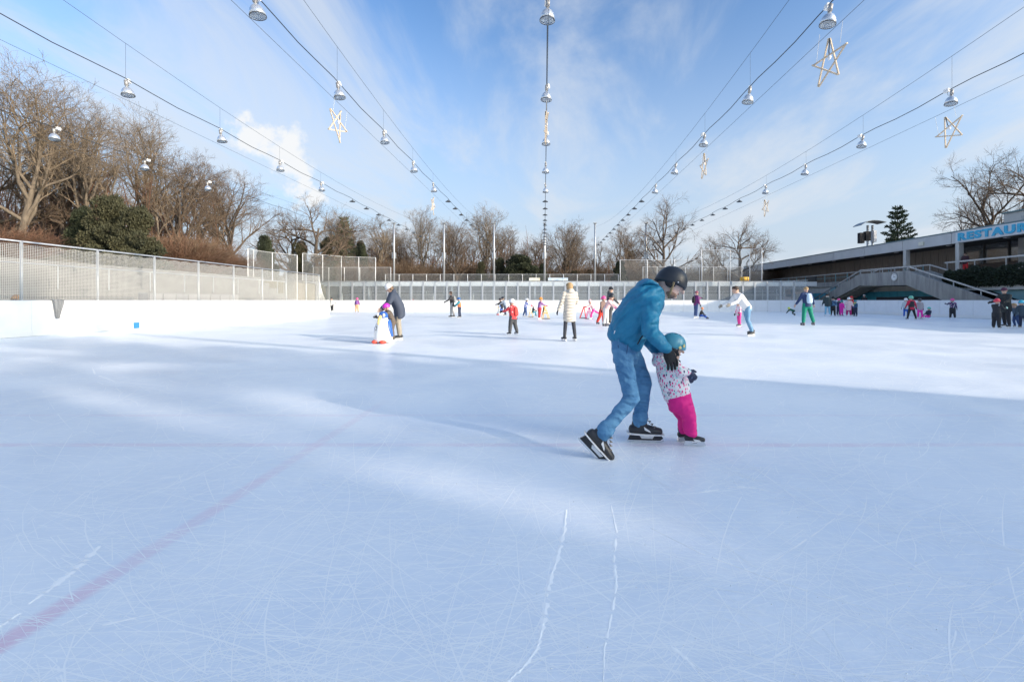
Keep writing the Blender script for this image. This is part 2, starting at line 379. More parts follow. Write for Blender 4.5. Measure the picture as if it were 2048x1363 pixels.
def left_net():
    t = thing('net_fence', (XL-.12, 20, 0), 'tall white ball net on galvanised posts above the left boards', 'net fence')
    o = V((XL-.12, 20, 0)); pm = MB().tube([(0, 0, .1), (0, 0, 3.14)], .042, 10).mesh('post', M_galv, True)
    ys = [9.8, 12.35, 14.9, 17.45, 20.0, 22.55, 25.1, 27.65, 30.2, 32.75, 34.6]
    for y in ys: put('post', pm, t, Matrix.Translation((0, y-20, 0)))
    MB().tube([(0, 7-20, 3.12), (0, 34.7-20, 3.12)], .03, 8).build('top_rail', M_galv, t, True)
    b = MB(); wires(b, (.06, 7-20, 0), (.06, 34.6-20, 0), 1.24, 3.04, .052, .006, .07, 2.55)
    stuff(b.build('net', M_net, t))
    b = MB()                                # loose curtain end of the net
    for k in range(16):
        f = k/15
        b.tube([(.06-.5*f*f*0, 34.6-20+.9*f*(1-zz)**2, 1.24+1.8*zz) for zz in (0, .25, .5, .75, 1)], .006, 4)
    for j in range(18):
        zz = j/17; b.tube([(.06, 34.6-20+.9*f*(1-zz)**2, 1.24+1.8*zz) for f in (0, .5, 1)], .006, 4)
    stuff(b.build('net_end', M_net, t))
    return t
left_net()
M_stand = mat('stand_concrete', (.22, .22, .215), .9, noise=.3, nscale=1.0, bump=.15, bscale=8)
def left_stand():
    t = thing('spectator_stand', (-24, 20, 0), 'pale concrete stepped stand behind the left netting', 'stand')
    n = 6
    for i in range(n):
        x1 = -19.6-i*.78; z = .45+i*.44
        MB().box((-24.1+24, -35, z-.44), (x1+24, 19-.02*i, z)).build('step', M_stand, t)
    MB().box((-.35, -35, 2.652), (-.05, 19.1, 3.12)).build('parapet', M_stand, t)
    for i in range(14): MB().tube([(2.2, -14+i*2.4, 1.7), (2.2, -14+i*2.4, 2.75)], .025, 6).build('rail_post', M_galv, t)
    MB().tube([(2.2, -15, 2.75), (2.2, 18.5, 2.75)], .03, 6).build('hand_rail', M_galv, t)
    return t
left_stand()
b = tag(MB().box((-18.9, 21.2, .45), (-18.45, 27.5, 1.55)).build('bench_back', mat('bench_dark', (.25, .25, .26), .7)), 'dark long bench standing behind the left netting', 'bench')
for i in range(8): MB().box((-18.44, 21.25+i*.78, .5), (-18.42, 21.95+i*.78, 1.5)).build('slat', mat('bench_slat', (.33, .33, .34), .7), b)
# blue plate and forgotten jacket on the left boards
y = 18.96
tag(MB().box((XL+.013, y-.135, .0+.0), (XL+.03, y+.135, .0+.25)).build('blue_plate', mat('blue_plate', (.03, .2, .62), .5)), 'small square blue plate low on the white left boards', 'plate').location = (0, 0, .03)
def draped():
    b = MB(); rows = []; n = 10
    prof = [(-.16, 1.03, .17), (-.08, 1.2, .19), (0, 1.222, .2), (.04, 1.2, .2), (.05, 1.05, .17), (.055, .9, .13), (.06, .72, .085), (.065, .56, .06)]
    vs = []
    for k, (dx, z, hw) in enumerate(prof):
        for j in range(n+1):
            f = j/n*2-1; sh = -.05*max(0, 1.1-z)*2
            vs.append((XL+dx+.022*math.sin(j*1.9+k*.4)+.02, 15.87+f*hw+sh, z+.012*math.sin(j*1.3)))
    m = len(prof)
    for dx in (0,): b.add(vs, [(k*(n+1)+j, k*(n+1)+j+1, (k+1)*(n+1)+j+1, (k+1)*(n+1)+j) for k in range(m-1) for j in range(n)])
    o = b.build('hung_jacket', mat('grey_cloth', (.22, .23, .24), .9, noise=.3, nscale=12), None, True)
    md = o.modifiers.new('s', 'SOLIDIFY'); md.thickness = .02
    o2 = o.modifiers.new('b', 'SUBSURF'); o2.levels = 1; o2.render_levels = 1
    return tag(o, 'grey jacket hung over the top of the left boards', 'jacket')
draped()

# ------------------------------------------------------------------ far boards with glass, terrace behind
def wall_run(pts):
    """resample a polyline into about 1.25 m stations"""
    out = []
    for i in range(len(pts)-1):
        a, c = V(pts[i]), V(pts[i+1]); n = max(1, round((c-a).length/1.25))
        out += [a+(c-a)*(k/n) for k in range(n)]
    out.append(V(pts[-1])); return out
far_line = wall_run([(-24, YF, 0), (21, YF, 0)])
arc = [V((21+7*math.sin(R(a)), YF-7+7*math.cos(R(a)), 0)) for a in range(10, 91, 10)]
right_line = wall_run([(XR, YF-7, 0), (XR, -8, 0)])
def seg_box(b, p, q, off0, off1, z0, z1, gap=0.0):
    d = (q-p).normalized(); n = V((d.y, -d.x, 0)); p = p+d*gap; q = q-d*gap; n0 = n*off0; n1 = n*off1; Z = V((0, 0, 1))
    b.hexa([p+n0+Z*z0, q+n0+Z*z0, q+n1+Z*z0, p+n1+Z*z0, p+n0+Z*z1, q+n0+Z*z1, q+n1+Z*z1, p+n1+Z*z1]); return b
def far_boards():
    t = thing('glazed_dasher_boards', (0, YF, 0), 'white boards with clear glass panes across the far end of the rink', 'rink boards'); o = V((0, YF, 0))
    line = far_line+arc[:5]
    for i in range(len(line)-1):
        p, q = line[i]-o, line[i+1]-o
        p_ = seg_box(MB(), p, q, 0, -.09, .004, 1.17, .011).build('panel', M_white, t)
        seg_box(MB(), p, q, .012, -.1, 1.171, 1.2).build('cap_rail', M_boardtop, p_)
        if p.x > -25: seg_box(MB(), p, q, -.045, -.057, 1.2, 3.1, .05).build('glass_pane', M_glass, t)
        if p.x > -25: MB().box((p.x-.085, p.y-.0, 1.2), (p.x+.085, p.y+.12, 3.16)).build('post', M_galv, t)
    for i in range(len(line)-1):
        p, q = line[i]-o, line[i+1]-o
        if p.x > -25: seg_box(MB(), p, q, .0, -.1, 3.161, 3.21).build('top_rail', M_galv, t)
    return t
far_boards()
def right_boards():
    t = thing('curving_dasher_boards', (XR, 20, 0), 'plain white boards in the shade along the restaurant side', 'rink boards'); o = V((XR, 20, 0))
    line = arc[4:]+right_line[1:]
    for i in range(len(line)-1):
        p, q = line[i]-o, line[i+1]-o
        p_ = seg_box(MB(), p, q, 0, -.09, .004, 1.17, .011).build('panel', M_white, t)
        seg_box(MB(), p, q, .012, -.1, 1.171, 1.2).build('cap_rail', M_boardtop, p_)
        seg_box(MB(), p, q, .012, .001, .02, .22, .004).build('kick_plate', MATS['kick_plate'], p_)
    return t
right_boards()
def terrace():
    t = thing('terrace_stand', (0, 50, 0), 'long low concrete terrace with a white front beam behind the far glass', 'stand')
    MB().box((-27, 0, 2.75), (30, .35, 3.22)).build('front_beam', mat('white_beam', (.7, .71, .72), .6, noise=.1), t)
    MB().box((-27, .351, 3.0), (30, 8, 3.215)).build('deck', M_conc, t)
    for k in range(5): MB().box((-27, 2.0+k*1.1, 0), (30, 7.6, .35+k*.42)).build('step', M_concl, t)
    MB().box((-27, 7.61, 0), (30, 7.9, 2.99)).build('back_wall', mat('stand_wall', (.36, .37, .39), .8, noise=.3, nscale=.7), t)
    cm = MB().box((-.09, .36, 0), (.09, .6, 2.74)).mesh('column', M_galv)
    for k in range(12): put('column', cm, t, Matrix.Translation((-24+k*4.6, 0, 0)))
    pm = MB().box((-.035, 1.4, .3), (.035, 1.47, 2.2)).mesh('rail_post', M_wpaint); rnd = random.Random(2)
    for k in range(34): put('rail_post', pm, t, Matrix.Translation((-23+k*1.5+rnd.uniform(-.2, .2), rnd.choice([0, .9, 2.0]), rnd.choice([-.2, 0, .25]))))
    for z, yy in ((1.15, 1.43), (1.75, 2.33), (2.2, 3.4)): MB().box((-23, yy, z), (27, yy+.05, z+.05)).build('hand_rail', M_wpaint, t)
    return t
terrace()
def mesh_fence(name, label, pts, z0, z1, every=1.5, post=.03, cell=.09, wd=.0105, toprail=True):
    o = V((pts[0][0], pts[0][1], 0)); t = thing(name, o, label, 'fence')
    P = [V((x, y, 0))-o for x, y in pts]
    for i in range(len(P)-1):
        L = (P[i+1]-P[i]).length; n = max(1, round(L/every))
        for k in range(n+(1 if i == len(P)-2 else 0)):
            p = P[i]+(P[i+1]-P[i])*(k/n); MB().tube([(p.x, p.y, z0), (p.x, p.y, z1)], post, 6).build('post', M_wpaint, t, True)
        if toprail: MB().tube([P[i]+V((0, 0, z1)), P[i+1]+V((0, 0, z1))], .014, 6).build('top_rail', M_wpaint, t)
        b = MB(); wires(b, P[i]+V((0, .04, 0)), P[i+1]+V((0, .04, 0)), z0, z1, cell, wd); stuff(b.build('mesh', M_wire, t))
    return t
mesh_fence('terrace_railing', 'low wire mesh railing along the edge of the far terrace', [(-17.5, 50.2), (8.2, 50.2)], 3.2, 4.05)
mesh_fence('stepped_mesh_fence', 'medium high mesh fence at the left end of the far terrace', [(-25, 49.3), (-16.6, 49.3)], 3.2, 4.75, 1.75)
mesh_fence('tall_mesh_fence', 'tall mesh ball fence left of centre behind the far glass', [(-24.4, 46.0), (-22.0, 49.4), (-18.8, 50.8)], 3.2, 5.95, 2.2, .034)
mesh_fence('corner_mesh_fence', 'tall curved mesh fence rising behind the end of the left netting', [(-24.6, 37.8), (-24.9, 39), (-24.6, 41.2), (-23.6, 43.5)], .3, 5.5, 1.8, .034)
mesh_fence('goal_mesh_fence', 'tall straight mesh fence right of centre above the far glass', [(8.2, 49.0), (17.0, 49.0)], 3.2, 5.55, 3.0, .036)
mesh_fence('low_mesh_fence', 'lower inner mesh fence behind the tall one right of centre', [(11, 50.6), (22, 50.6)], 3.2, 4.9, 1.6)
mesh_fence('curved_mesh_fence', 'highest curved mesh fence at the right corner beside the yellow roll', [(17.0, 49.1), (20.0, 48.9), (21.8, 48.2), (22.6, 47.2)], 3.2, 6.6, 2.4, .036)
def roll():
    c = W(1489, 557.5, 47.4); t = thing('rolled_mat', c, 'yellow foam roll strapped on top of the glass at the right corner', 'mat')
    MB().tube([(-.38, 0, 0), (.38, 0, 0)], .22, 14).build('roll', mat('yellow_foam', (.75, .42, .06), .7), t, True)
    for x in (-.22, .22): MB().tube([(x-.03, 0, 0), (x+.03, 0, 0)], .228, 14).build('strap', M_dark, t, True)
roll()
for px, w_, col, lb in ((1069, 1.2, (.75, .7, .5), 'cream banner on the far terrace railing left of the centre mast'), (1116, 2.2, (.45, .6, .75), 'wide pale blue banner on the far terrace railing')):
    c = W(px, 559, 50.1); b = tag(MB().box((-w_/2, -.03, -.16), (w_/2, 0, .16)).build('banner', mat('banner_%d' % px, col, .6, col2=(.8, .8, .8), nscale=3)), lb, 'banner'); b.location = (c.x, 50.1, 3.5)

# ------------------------------------------------------------------ lamp rows, cables, stars, masts
SP = 6.0
ROWS = [(-3, 'leftmost'), (-2, 'second from left'), (-1, 'third from left'), (0, 'centre'), (1, 'second from right'), (2, 'rightmost')]
def rowx(k): return k*SP*(1.02 if k > 0 else 1.0)+(.08 if k == 0 else 0)
def upper(y): return EYE+6.85+.0026*(y-27)**2
ZC = EYE+6.32
def make_lamp():
    t = bpy.data.objects.new('pendant_lamp', None); COL.objects.link(t)
    MB().tube([(0, 0, -.02), (0, 0, -.2)], .058, 12).build('ballast', mat('ballast', (.42, .4, .38), .4, metal=.5), t, True)
    MB().lathe([(.0, -.19), (.035, -.2), (.035, -.26), (.06, -.28)], 12).build('collar', M_alu, t, True)
    sh = MB().lathe([(.03, -.25), (.07, -.275), (.13, -.33), (.17, -.4), (.192, -.48), (.2, -.56), (.196, -.56), (.165, -.41), (.12, -.34), (.05, -.3)], 24).build('shade', M_alu, t, True)
    MB().lathe([(.2, -.553), (.207, -.556), (.207, -.572), (.19, -.572)], 24).build('rim', M_dark, sh)
    MB().lathe([(0, -.545), (.19, -.545)], 20).build('lens', M_win, sh)
    MB().box((-.05, .1, -.02), (.05, .27, .1)).build('junction_box', mat('box_white', (.8, .8, .78), .5), t)
    MB().tube([(0, .15, -.02), (.02, .14, -.15), (.03, .08, -.2), (.01, .05, -.12)], .007, 5).build('flex', M_cable, t)
    return t
lamp0 = make_lamp(); used = False
def make_hat():
    t = bpy.data.objects.new('flat_lamp', None); COL.objects.link(t)
    MB().lathe([(0, .04), (.05, .035), (.1, .0), (.21, -.06), (.225, -.09), (.2, -.085), (.08, -.03), (0, -.02)], 12).build('hood', M_dark, t, True)
    MB().tube([(0, 0, .03), (0, 0, .12)], .02, 6).build('stem', M_dark, t)
    return t
hat0 = make_hat(); hused = False
def make_star():
    t = bpy.data.objects.new('timber_star', None); COL.objects.link(t)
    v = [V((.012*(-1)**k, .53*math.sin(R(a)), .53*math.cos(R(a)))) for k, a in enumerate([8+72*i for i in range(5)])]
    for i in range(5):
        a, c = v[i], v[(i+2) % 5]; off = V((.012*(i-2), 0, 0))
        MB().bar(a*1.02+off, c*1.02+off, .034, .026, (1, 0, 0)).build('batten', M_lumber, t)
    MB().tube([(.0, .05, .53), (.02, .06, .25), (.02, .02, .12)], .012, 5).build('flex', M_cable, t)
    MB().ell((.02, .02, .1), V((.04, 0, 0)), V((0, .04, 0)), V((0, 0, .06)), 8, 6).build('bulb', mat('bulb', (.85, .85, .85), .2), t)
    MB().bar((0, -.3, .3), (0, -.3, .75), .006, .006).build('cord', M_net, t); MB().bar((0, .42, .1), (0, .42, .75), .006, .006).build('cord', M_net, t)
    return t
star0 = make_star(); sused = False
STARS = {(-1, 1): 'timber star hanging on the third cable row from left, upper one', (-1, 4): 'small distant timber star on the third cable row from left',
         (0, 1): 'timber star seen edge-on under the second lamp of the centre row', (1, 0): 'large timber star at the top right under the nearest lamp',
         (1, 2): 'narrow timber star on the second row from right, farther away', (2, 1): 'timber star on the rightmost row above the restaurant',
         (2, 4): 'small distant timber star on the rightmost row'}
for k, nm in ROWS:
    x = rowx(k); c = thing('overhead_cable_line', (x, 54.6, 0), 'overhead lamp cable with support wires, %s row' % nm, 'cable', 'overhead cable lines')
    ys = [-6+i*1.9 for i in range(33)]
    lam = [5.65+.25*k*.5+3.77*j for j in range(6)]
    zc = lambda y: ZC+.05*math.cos((y-lam[0])/3.77*2*math.pi)
    MB().tube([(0, y-54.6, ZC+.035*math.cos((y-lam[0])/3.77*2*math.pi)) for y in [-6+i*.95 for i in range(64)]], .0115, 6).build('power_cable', M_cable, c)
    MB().tube([(0, y-54.6, upper(y)) for y in ys], .006, 5).build('support_wire', M_wired, c)
    MB().tube([(.01, -60, EYE+5.74), (.01, 0, EYE+5.74)], .005, 5).build('guy_wire', M_wired, c)
    first = 9.4+.2*(k+1)*.75
    for j in range(5):
        y = first+3.8*j
        if k == -3 and j < 1: continue
        MB().bar((0, y-54.6, ZC), (0, y-54.6, upper(y)), .005, .005).build('hanger', M_wired, c)
        L = copy_tree(lamp0) if used else lamp0; used = True
        L.scale = (.79,)*3; L.location = (x, y, ZC-.01); L.rotation_euler = (R(random.uniform(-3, 3)), R((-9 if k < 0 else 9 if k > 0 else 0)+random.uniform(-2, 2)), R(random.uniform(-20, 20)))
        tag(L, 'silver bell lamp, %s from the camera on the %s cable row' % (ORD[j], nm), 'lamp', 'silver pendant lamps')
        if (k, j) in STARS:
            s = copy_tree(star0) if sused else star0; sused = True
            s.scale = (.92,)*3; s.location = (x-.02, y+.05, EYE+5.1); s.rotation_euler = (R(random.uniform(-14, 14)), 0, R(random.uniform(-8, 8)))
            tag(s, STARS[(k, j)], 'star', 'timber stars')
    for j in range(11):
        y = 28.5+2.25*j
        if y > 53.5 or k == -3: break
        h = copy_tree(hat0) if hused else hat0; hused = True
        h.scale = (.8,)*3; h.location = (x, y, ZC-.1)
        tag(h, 'dark flat-hooded lamp, %s from the front on the %s cable row' % (ORD[j] if j else 'first', nm), 'lamp', 'dark flat lamps')
    mst = tag(MB().tube([(0, 0, 3.2), (0, 0, 7), (0, 0, 10.4)], [.125, .115, .105], 10).build('lamp_mast', M_galv, None, True), 'grey steel mast carrying the %s cable row behind the far terrace' % nm, 'mast', 'cable masts'); mst.location = (x, 54.6, 0)
    MB().box((-.2, -.2, 10.4), (.2, .2, 10.48)).build('cap', M_galv, mst); MB().tube([(0, 0, -.1), (0, 0, 3.2)], .14, 10).build('base', M_galv, mst)
    MB().box((-.25, -.02, 6.2), (.25, .02, 6.9)).build('bracket', M_galv, mst)

# ------------------------------------------------------------------ restaurant building on the right
BX = 34.2
def zr(slope, X): return EYE+slope*X
def restaurant():
    t = thing('restaurant_building', (BX, 40, 0), 'long flat-roofed concrete restaurant building with terrace along the right side', 'building')
    Y0, Y1 = 7.0, 78.0
    def part(name, lo, hi, m, parent=t):
        return MB().box((lo[0]-BX, lo[1]-40, lo[2]), (hi[0]-BX, hi[1]-40, hi[2])).build(name, m, parent)
    zt, zb = zr(.165, BX), zr(.138, BX)
    y = Y0; ws = 5.2
    while y < Y1-.1:                                     # concrete fascia panels with open joints
        part('fascia_panel', (BX, y+.025, zb), (BX+.25, min(y+ws, Y1)-.025, zt), M_fascia); y += ws
    part('roof_edge', (BX-.05, Y0, zt), (BX+.6, Y1, zt+.09), mat('roof_edge', (.12, .2, .22), .5))
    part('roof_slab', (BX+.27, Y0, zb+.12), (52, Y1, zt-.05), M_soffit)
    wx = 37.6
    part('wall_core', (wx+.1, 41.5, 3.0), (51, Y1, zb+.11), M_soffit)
    y = 41.6; bm = MB().box((0, .006, 3.35), (.09, .294, zb+.1)).mesh('board', M_wood)
    k = 0
    while y < 76:                                        # vertical timber boards
        put('board', bm, t, Matrix.Translation((wx-BX+.02*((k*7) % 3), y-40, 0))); y += .3; k += 1
    part('terrace_slab', (33.25, Y0, 2.75), (51, Y1, 3.3), M_concstain)
    part('lower_wall', (33.4, Y0, 2.05), (51, Y1, 2.74), M_concl)
    part('lower_tile_wall', (33.45, Y0, 0), (51, Y1, 2.04), M_teal)
    tm = MB().box((-.03, .01, .0), (0, .99, .185)).mesh('tile_course', M_teal)
    for j in range(4):
        for i in range(40): put('tile_course', tm, t, Matrix.Translation((33.44-BX, 38+i-40, 1.22+j*.2)))
    for yy in (69, 60.5, 52): part('pilaster', (33.3, yy, 0), (33.44, yy+.9, 2.74), M_tealsteel)
    for yy in (43.2, 37.7, 30.5, 24, 16): part('column', (BX+.03, yy-.17, 3.3), (BX+.42, yy+.17, zb-.004), M_concl)
    for yy in (35.2, 28): part('inner_column', (37.0, yy-.3, 3.3), (37.5, yy+.3, zb+.11), M_conc)
    # glazed dining room
    part('sill_wall', (38.0, Y0+.5, 3.3), (38.2, 41.3, 4.35), mat('brown_panel', (.09, .06, .045), .6))
    for yy in (41.3, 39.3, 37.2, 35.0, 33.0, 31.0, 29): part('mullion', (37.96, yy-.06, 4.35), (38.2, yy+.06, zb+.1), M_soffit)
    for a, c in ((41.2, 39.4), (39.2, 37.3), (37.1, 35.1), (34.9, 33.1), (32.9, 31.1)):
        part('window_pane', (38.05, c, 4.37), (38.09, a, zb+.08), M_win)
    part('room_back', (49, Y0+.5, 3.3), (49.2, 41, zb+.1), mat('room_cream', (.62, .58, .48), .8))
    for yy in (71, 66, 61, 56, 51, 46, 40, 35): p = part('downlight', (35.6, yy, zb+.06), (35.9, yy+.3, zb+.119), mat('lamp_white', (.8, .8, .78), .3))
    part('wall_box', (BX-.14, 40.9, 6.15), (BX-.001, 41.4, 6.45), mat('box_cream', (.75, .72, .6), .5))
    # upper step set back on the roof; taller unseen block added to lengthen the shade
    part('upper_shade_block', (38.2, 9, zt-.04), (50, 34.0, 10.4), M_concl); part('upper_step', (38.0, 34.01, zt-.04), (48, 37.6, 8.3), M_concl)
    part('upper_edge', (37.9, 34.0, 8.3), (48.1, 37.7, 8.42), MATS['roof_edge']); part('upper_window', (37.97, 34.3, 7.2), (38.0, 36.2, 7.9), M_win)
    # sign
    part('sign_board', (BX-.06, 28.8, zb+.02), (BX-.002, 37.75, zt-.03), mat('sign_white', (.66, .68, .7), .5))
    cu = bpy.data.curves.new('sign_text', 'FONT'); cu.body = 'RESTAURANT'; cu.size = .92; cu.extrude = .03; cu.offset = .05; cu.space_character = 1.2
    ob = bpy.data.objects.new('tmp', cu); COL.objects.link(ob); dg = bpy.context.evaluated_depsgraph_get(); me = bpy.data.meshes.new_from_object(ob.evaluated_get(dg)); bpy.data.objects.remove(ob)
    xs = [v.co.x for v in me.vertices]; zs = [v.co.y for v in me.vertices]; wsx = 8.1/(max(xs)-min(xs)); wsy = .64/(max(zs)-min(zs))
    for v in me.vertices: x_, y_, z_ = v.co; v.co = (-z_, -(x_-min(xs))*wsx, (y_-min(zs))*wsy)
    me.materials.clear(); me.materials.append(mat('sign_blue', (.05, .48, .75), .45, noise=.2, nscale=4))
    put('sign_letters', me, t, Matrix.Translation((-.095, 37.5-40, zb+.15)))
    # terrace railing
    for i in range(24):
        yy = Y1-2-i*2.0
        if yy < 40: break
        part('rail_post', (33.3, yy-.03, 3.3), (33.36, yy+.03, 4.15), M_tealsteel)
    part('rail_top', (33.27, 40, 4.15), (33.39, Y1, 4.24), M_galv); part('rail_mid', (33.3, 40, 3.75), (33.35, Y1, 3.79), M_tealsteel)
    part('rail_box', (33.1, 55.5, 3.5), (33.26, 57.5, 4.1), M_dark)
    part('rail_top', (33.27, Y0, 4.25), (33.39, 37.8, 4.36), M_galv)
    for yy in (37.6, 35.2, 32.8, 30.4): part('rail_post', (33.3, yy-.03, 3.3), (33.36, yy+.03, 4.25), M_galv)
    # planter wall below the hedge
    part('planter_wall', (32.6, Y0, 1.95), (33.24, 36.3, 2.5), M_concl); part('planter_base', (32.9, Y0, 0), (33.24, 36.3, 1.94), M_tealsteel)
    return t
restaurant()
def stairs():
    X0, X1 = 31.0, 33.1
    t = thing('terrace_stairs', (X0, 42, 0), 'concrete double staircase with landing and clock in front of the restaurant terrace', 'stairs')
    def flight(x0, x1, pr, m, name): return MB().prism([(x0-X0, y-42, z) for y, z in pr], (x1-x0, 0, 0)).build(name, m, t)
    near = [(52.6, 0), (44.7, 2.62), (38.9, 2.48), (32.2, .02), (29.6, .02), (31.2, 1.12), (38.9, 3.72), (44.7, 3.78), (51.6, 1.2), (53.6, .42), (53.6, .0)]
    flight(X0, X0+.22, near, M_concstain, 'near_parapet')
    farp = [(y, z) for y, z in near]; flight(X1-.2, X1, farp, M_concstain, 'far_parapet')
    # treads
    for i in range(15): f = i/15; MB().box((.221, 44.7+f*7.6-42, 2.6-f*2.45-.14), (X1-X0-.201, 44.7+f*7.6+.52-42, 2.6-f*2.45+.1)).build('tread', M_conc, t)
    for i in range(15): f = i/15; MB().box((.221, 38.9-f*7.2-.5-42, 2.6-f*2.45-.14), (X1-X0-.201, 38.9-f*7.2-42, 2.6-f*2.45+.1)).build('tread', M_conc, t)
    MB().box((.221, 38.9-42, 2.5), (X1-X0-.201, 44.7-42, 2.75)).build('landing', M_conc, t)
    for x, up in ((.11, .35), (X1-X0-.1, .5)):
        pl = [(53.2, .75), (51.4, 1.35), (44.7, 3.78), (38.9, 3.72), (30.2, .85)]
        pts = [V((x, y-42, z+up)) for y, z in pl]
        for a, c in zip(pts, pts[1:]): MB().bar(a, c, .1, .07, (1, 0, 0)).build('hand_rail', M_galv, t)
        for a, c in zip(pts[1:], pts[2:]):
            n = 4
            for k in range(n): p = a+(c-a)*(k/n); MB().bar(p, p-V((0, 0, up+.05)), .06, .06).build('rail_post', M_galv, t)
    MB().box((.4, 34.5-42, 0), (X1-X0-.3, 43-42, 1.5)).build('shade_box_under_stairs', M_black, t)  # solid black box stands in for the shade beneath the stairs
    ck = W(1790, 554, 910*31/702.); c = thing('clock', (X0-.001, ck.y, ck.z), 'round white wall clock on the staircase landing', 'clock')
    def disc(r, x0, x1, n=28): return MB().tube([(x0, 0, 0), (x1, 0, 0)], r, n)
    disc(.335, -.09, 0).build('case', mat('clock_case', (.55, .56, .58), .4, metal=.5), c); disc(.305, -.098, -.091).build('dial', mat('dial', (.85, .85, .84), .5), c)
    for k in range(12):
        a = R(30*k); d = V((0, -math.sin(a), math.cos(a))); MB().bar(V((-.101, 0, 0))+d*.235, V((-.101, 0, 0))+d*.285, .022, .004, (1, 0, 0)).build('hour_mark', M_black, c)
    for a, L, wd in ((88, .17, .03), (5, .25, .02)): a = R(a); d = V((0, -math.sin(a), math.cos(a))); MB().bar(V((-.105, 0, 0))-d*.04, V((-.105, 0, 0))+d*L, wd, .004, (1, 0, 0)).build('hand', M_black, c)
stairs()
def speaker_mast():
    X, Y = 41.0, 910*41.0/652
    t = thing('speaker_mast', (X, Y, 0), 'mast with curved canopy and black speakers standing behind the restaurant roof', 'mast')
    for dx in (-.3, .3): MB().tube([(dx, 0, 0), (dx, 0, 10.6)], .13, 8).build('pole', M_galv, t, True)
    b = MB(); n = 10; up = []; 
    for k in range(n+1): f = k/n*2-1; up.append((f*1.55, -.7, 11.15-.45*f*f*(1.3 if f < 0 else .5)))
    poly = [V(p) for p in up]+[V(p)-V((0, 0, .07)) for p in reversed(up)]
    b.prism(poly, (0, 1.6, 0)).build('canopy', mat('canopy', (.18, .21, .24), .35, metal=.4), t)
    MB().box((-1.0, -.7, 8.6), (-.36, -.2, 9.75)).build('speaker', M_black, t); MB().box((-1.65, -.6, 8.3), (-1.1, -.1, 9.6)).build('speaker', M_black, t)
    MB().box((.2, -.4, 8.5), (.55, .2, 9.9)).build('speaker', mat('box_grey', (.6, .6, .62), .5), t)
speaker_mast()

# ------------------------------------------------------------------ unseen stepped block added on the sun side to shade the near ice, with mast
def shade_block():
    X, Y = 31.0, -10.2
    t = thing('shade_block', (X, Y, 0), 'unseen tall concrete block placed beside the rink to shade the near ice', 'building')
    for y0, y1, hh in ((-2.2, 0, 12.0), (-5.9, -2.2, 10.9), (-46, -5.9, 17)): MB().box((0, y0+.001, 0), (4, y1, hh)).build('wall', M_concl, t); MB().box((-.1, y0+.002, hh), (4.1, y1, hh+.2)).build('roof_edge', MATS['roof_edge'], t)  # roof heights stepped to let strips of sun reach the ice
    for k in range(8):
        for j in range(3): MB().box((-.03, -5-k*5, 1.2+j*3.2), (-.002, -2-k*5, 3.2+j*3.2)).build('window', M_win, t)
    m = tag(MB().tube([(0, 0, 0), (0, 0, 17.5)], [.2, .14], 10).build('floodlight_mast', M_galv), 'tall floodlight mast beside the shade block corner', 'mast'); m.location = (29.6, -7.36, 0)
    MB().box((-.5, -.2, 17.0), (.5, .2, 17.6)).build('floodlight', M_dark, m)
shade_block()

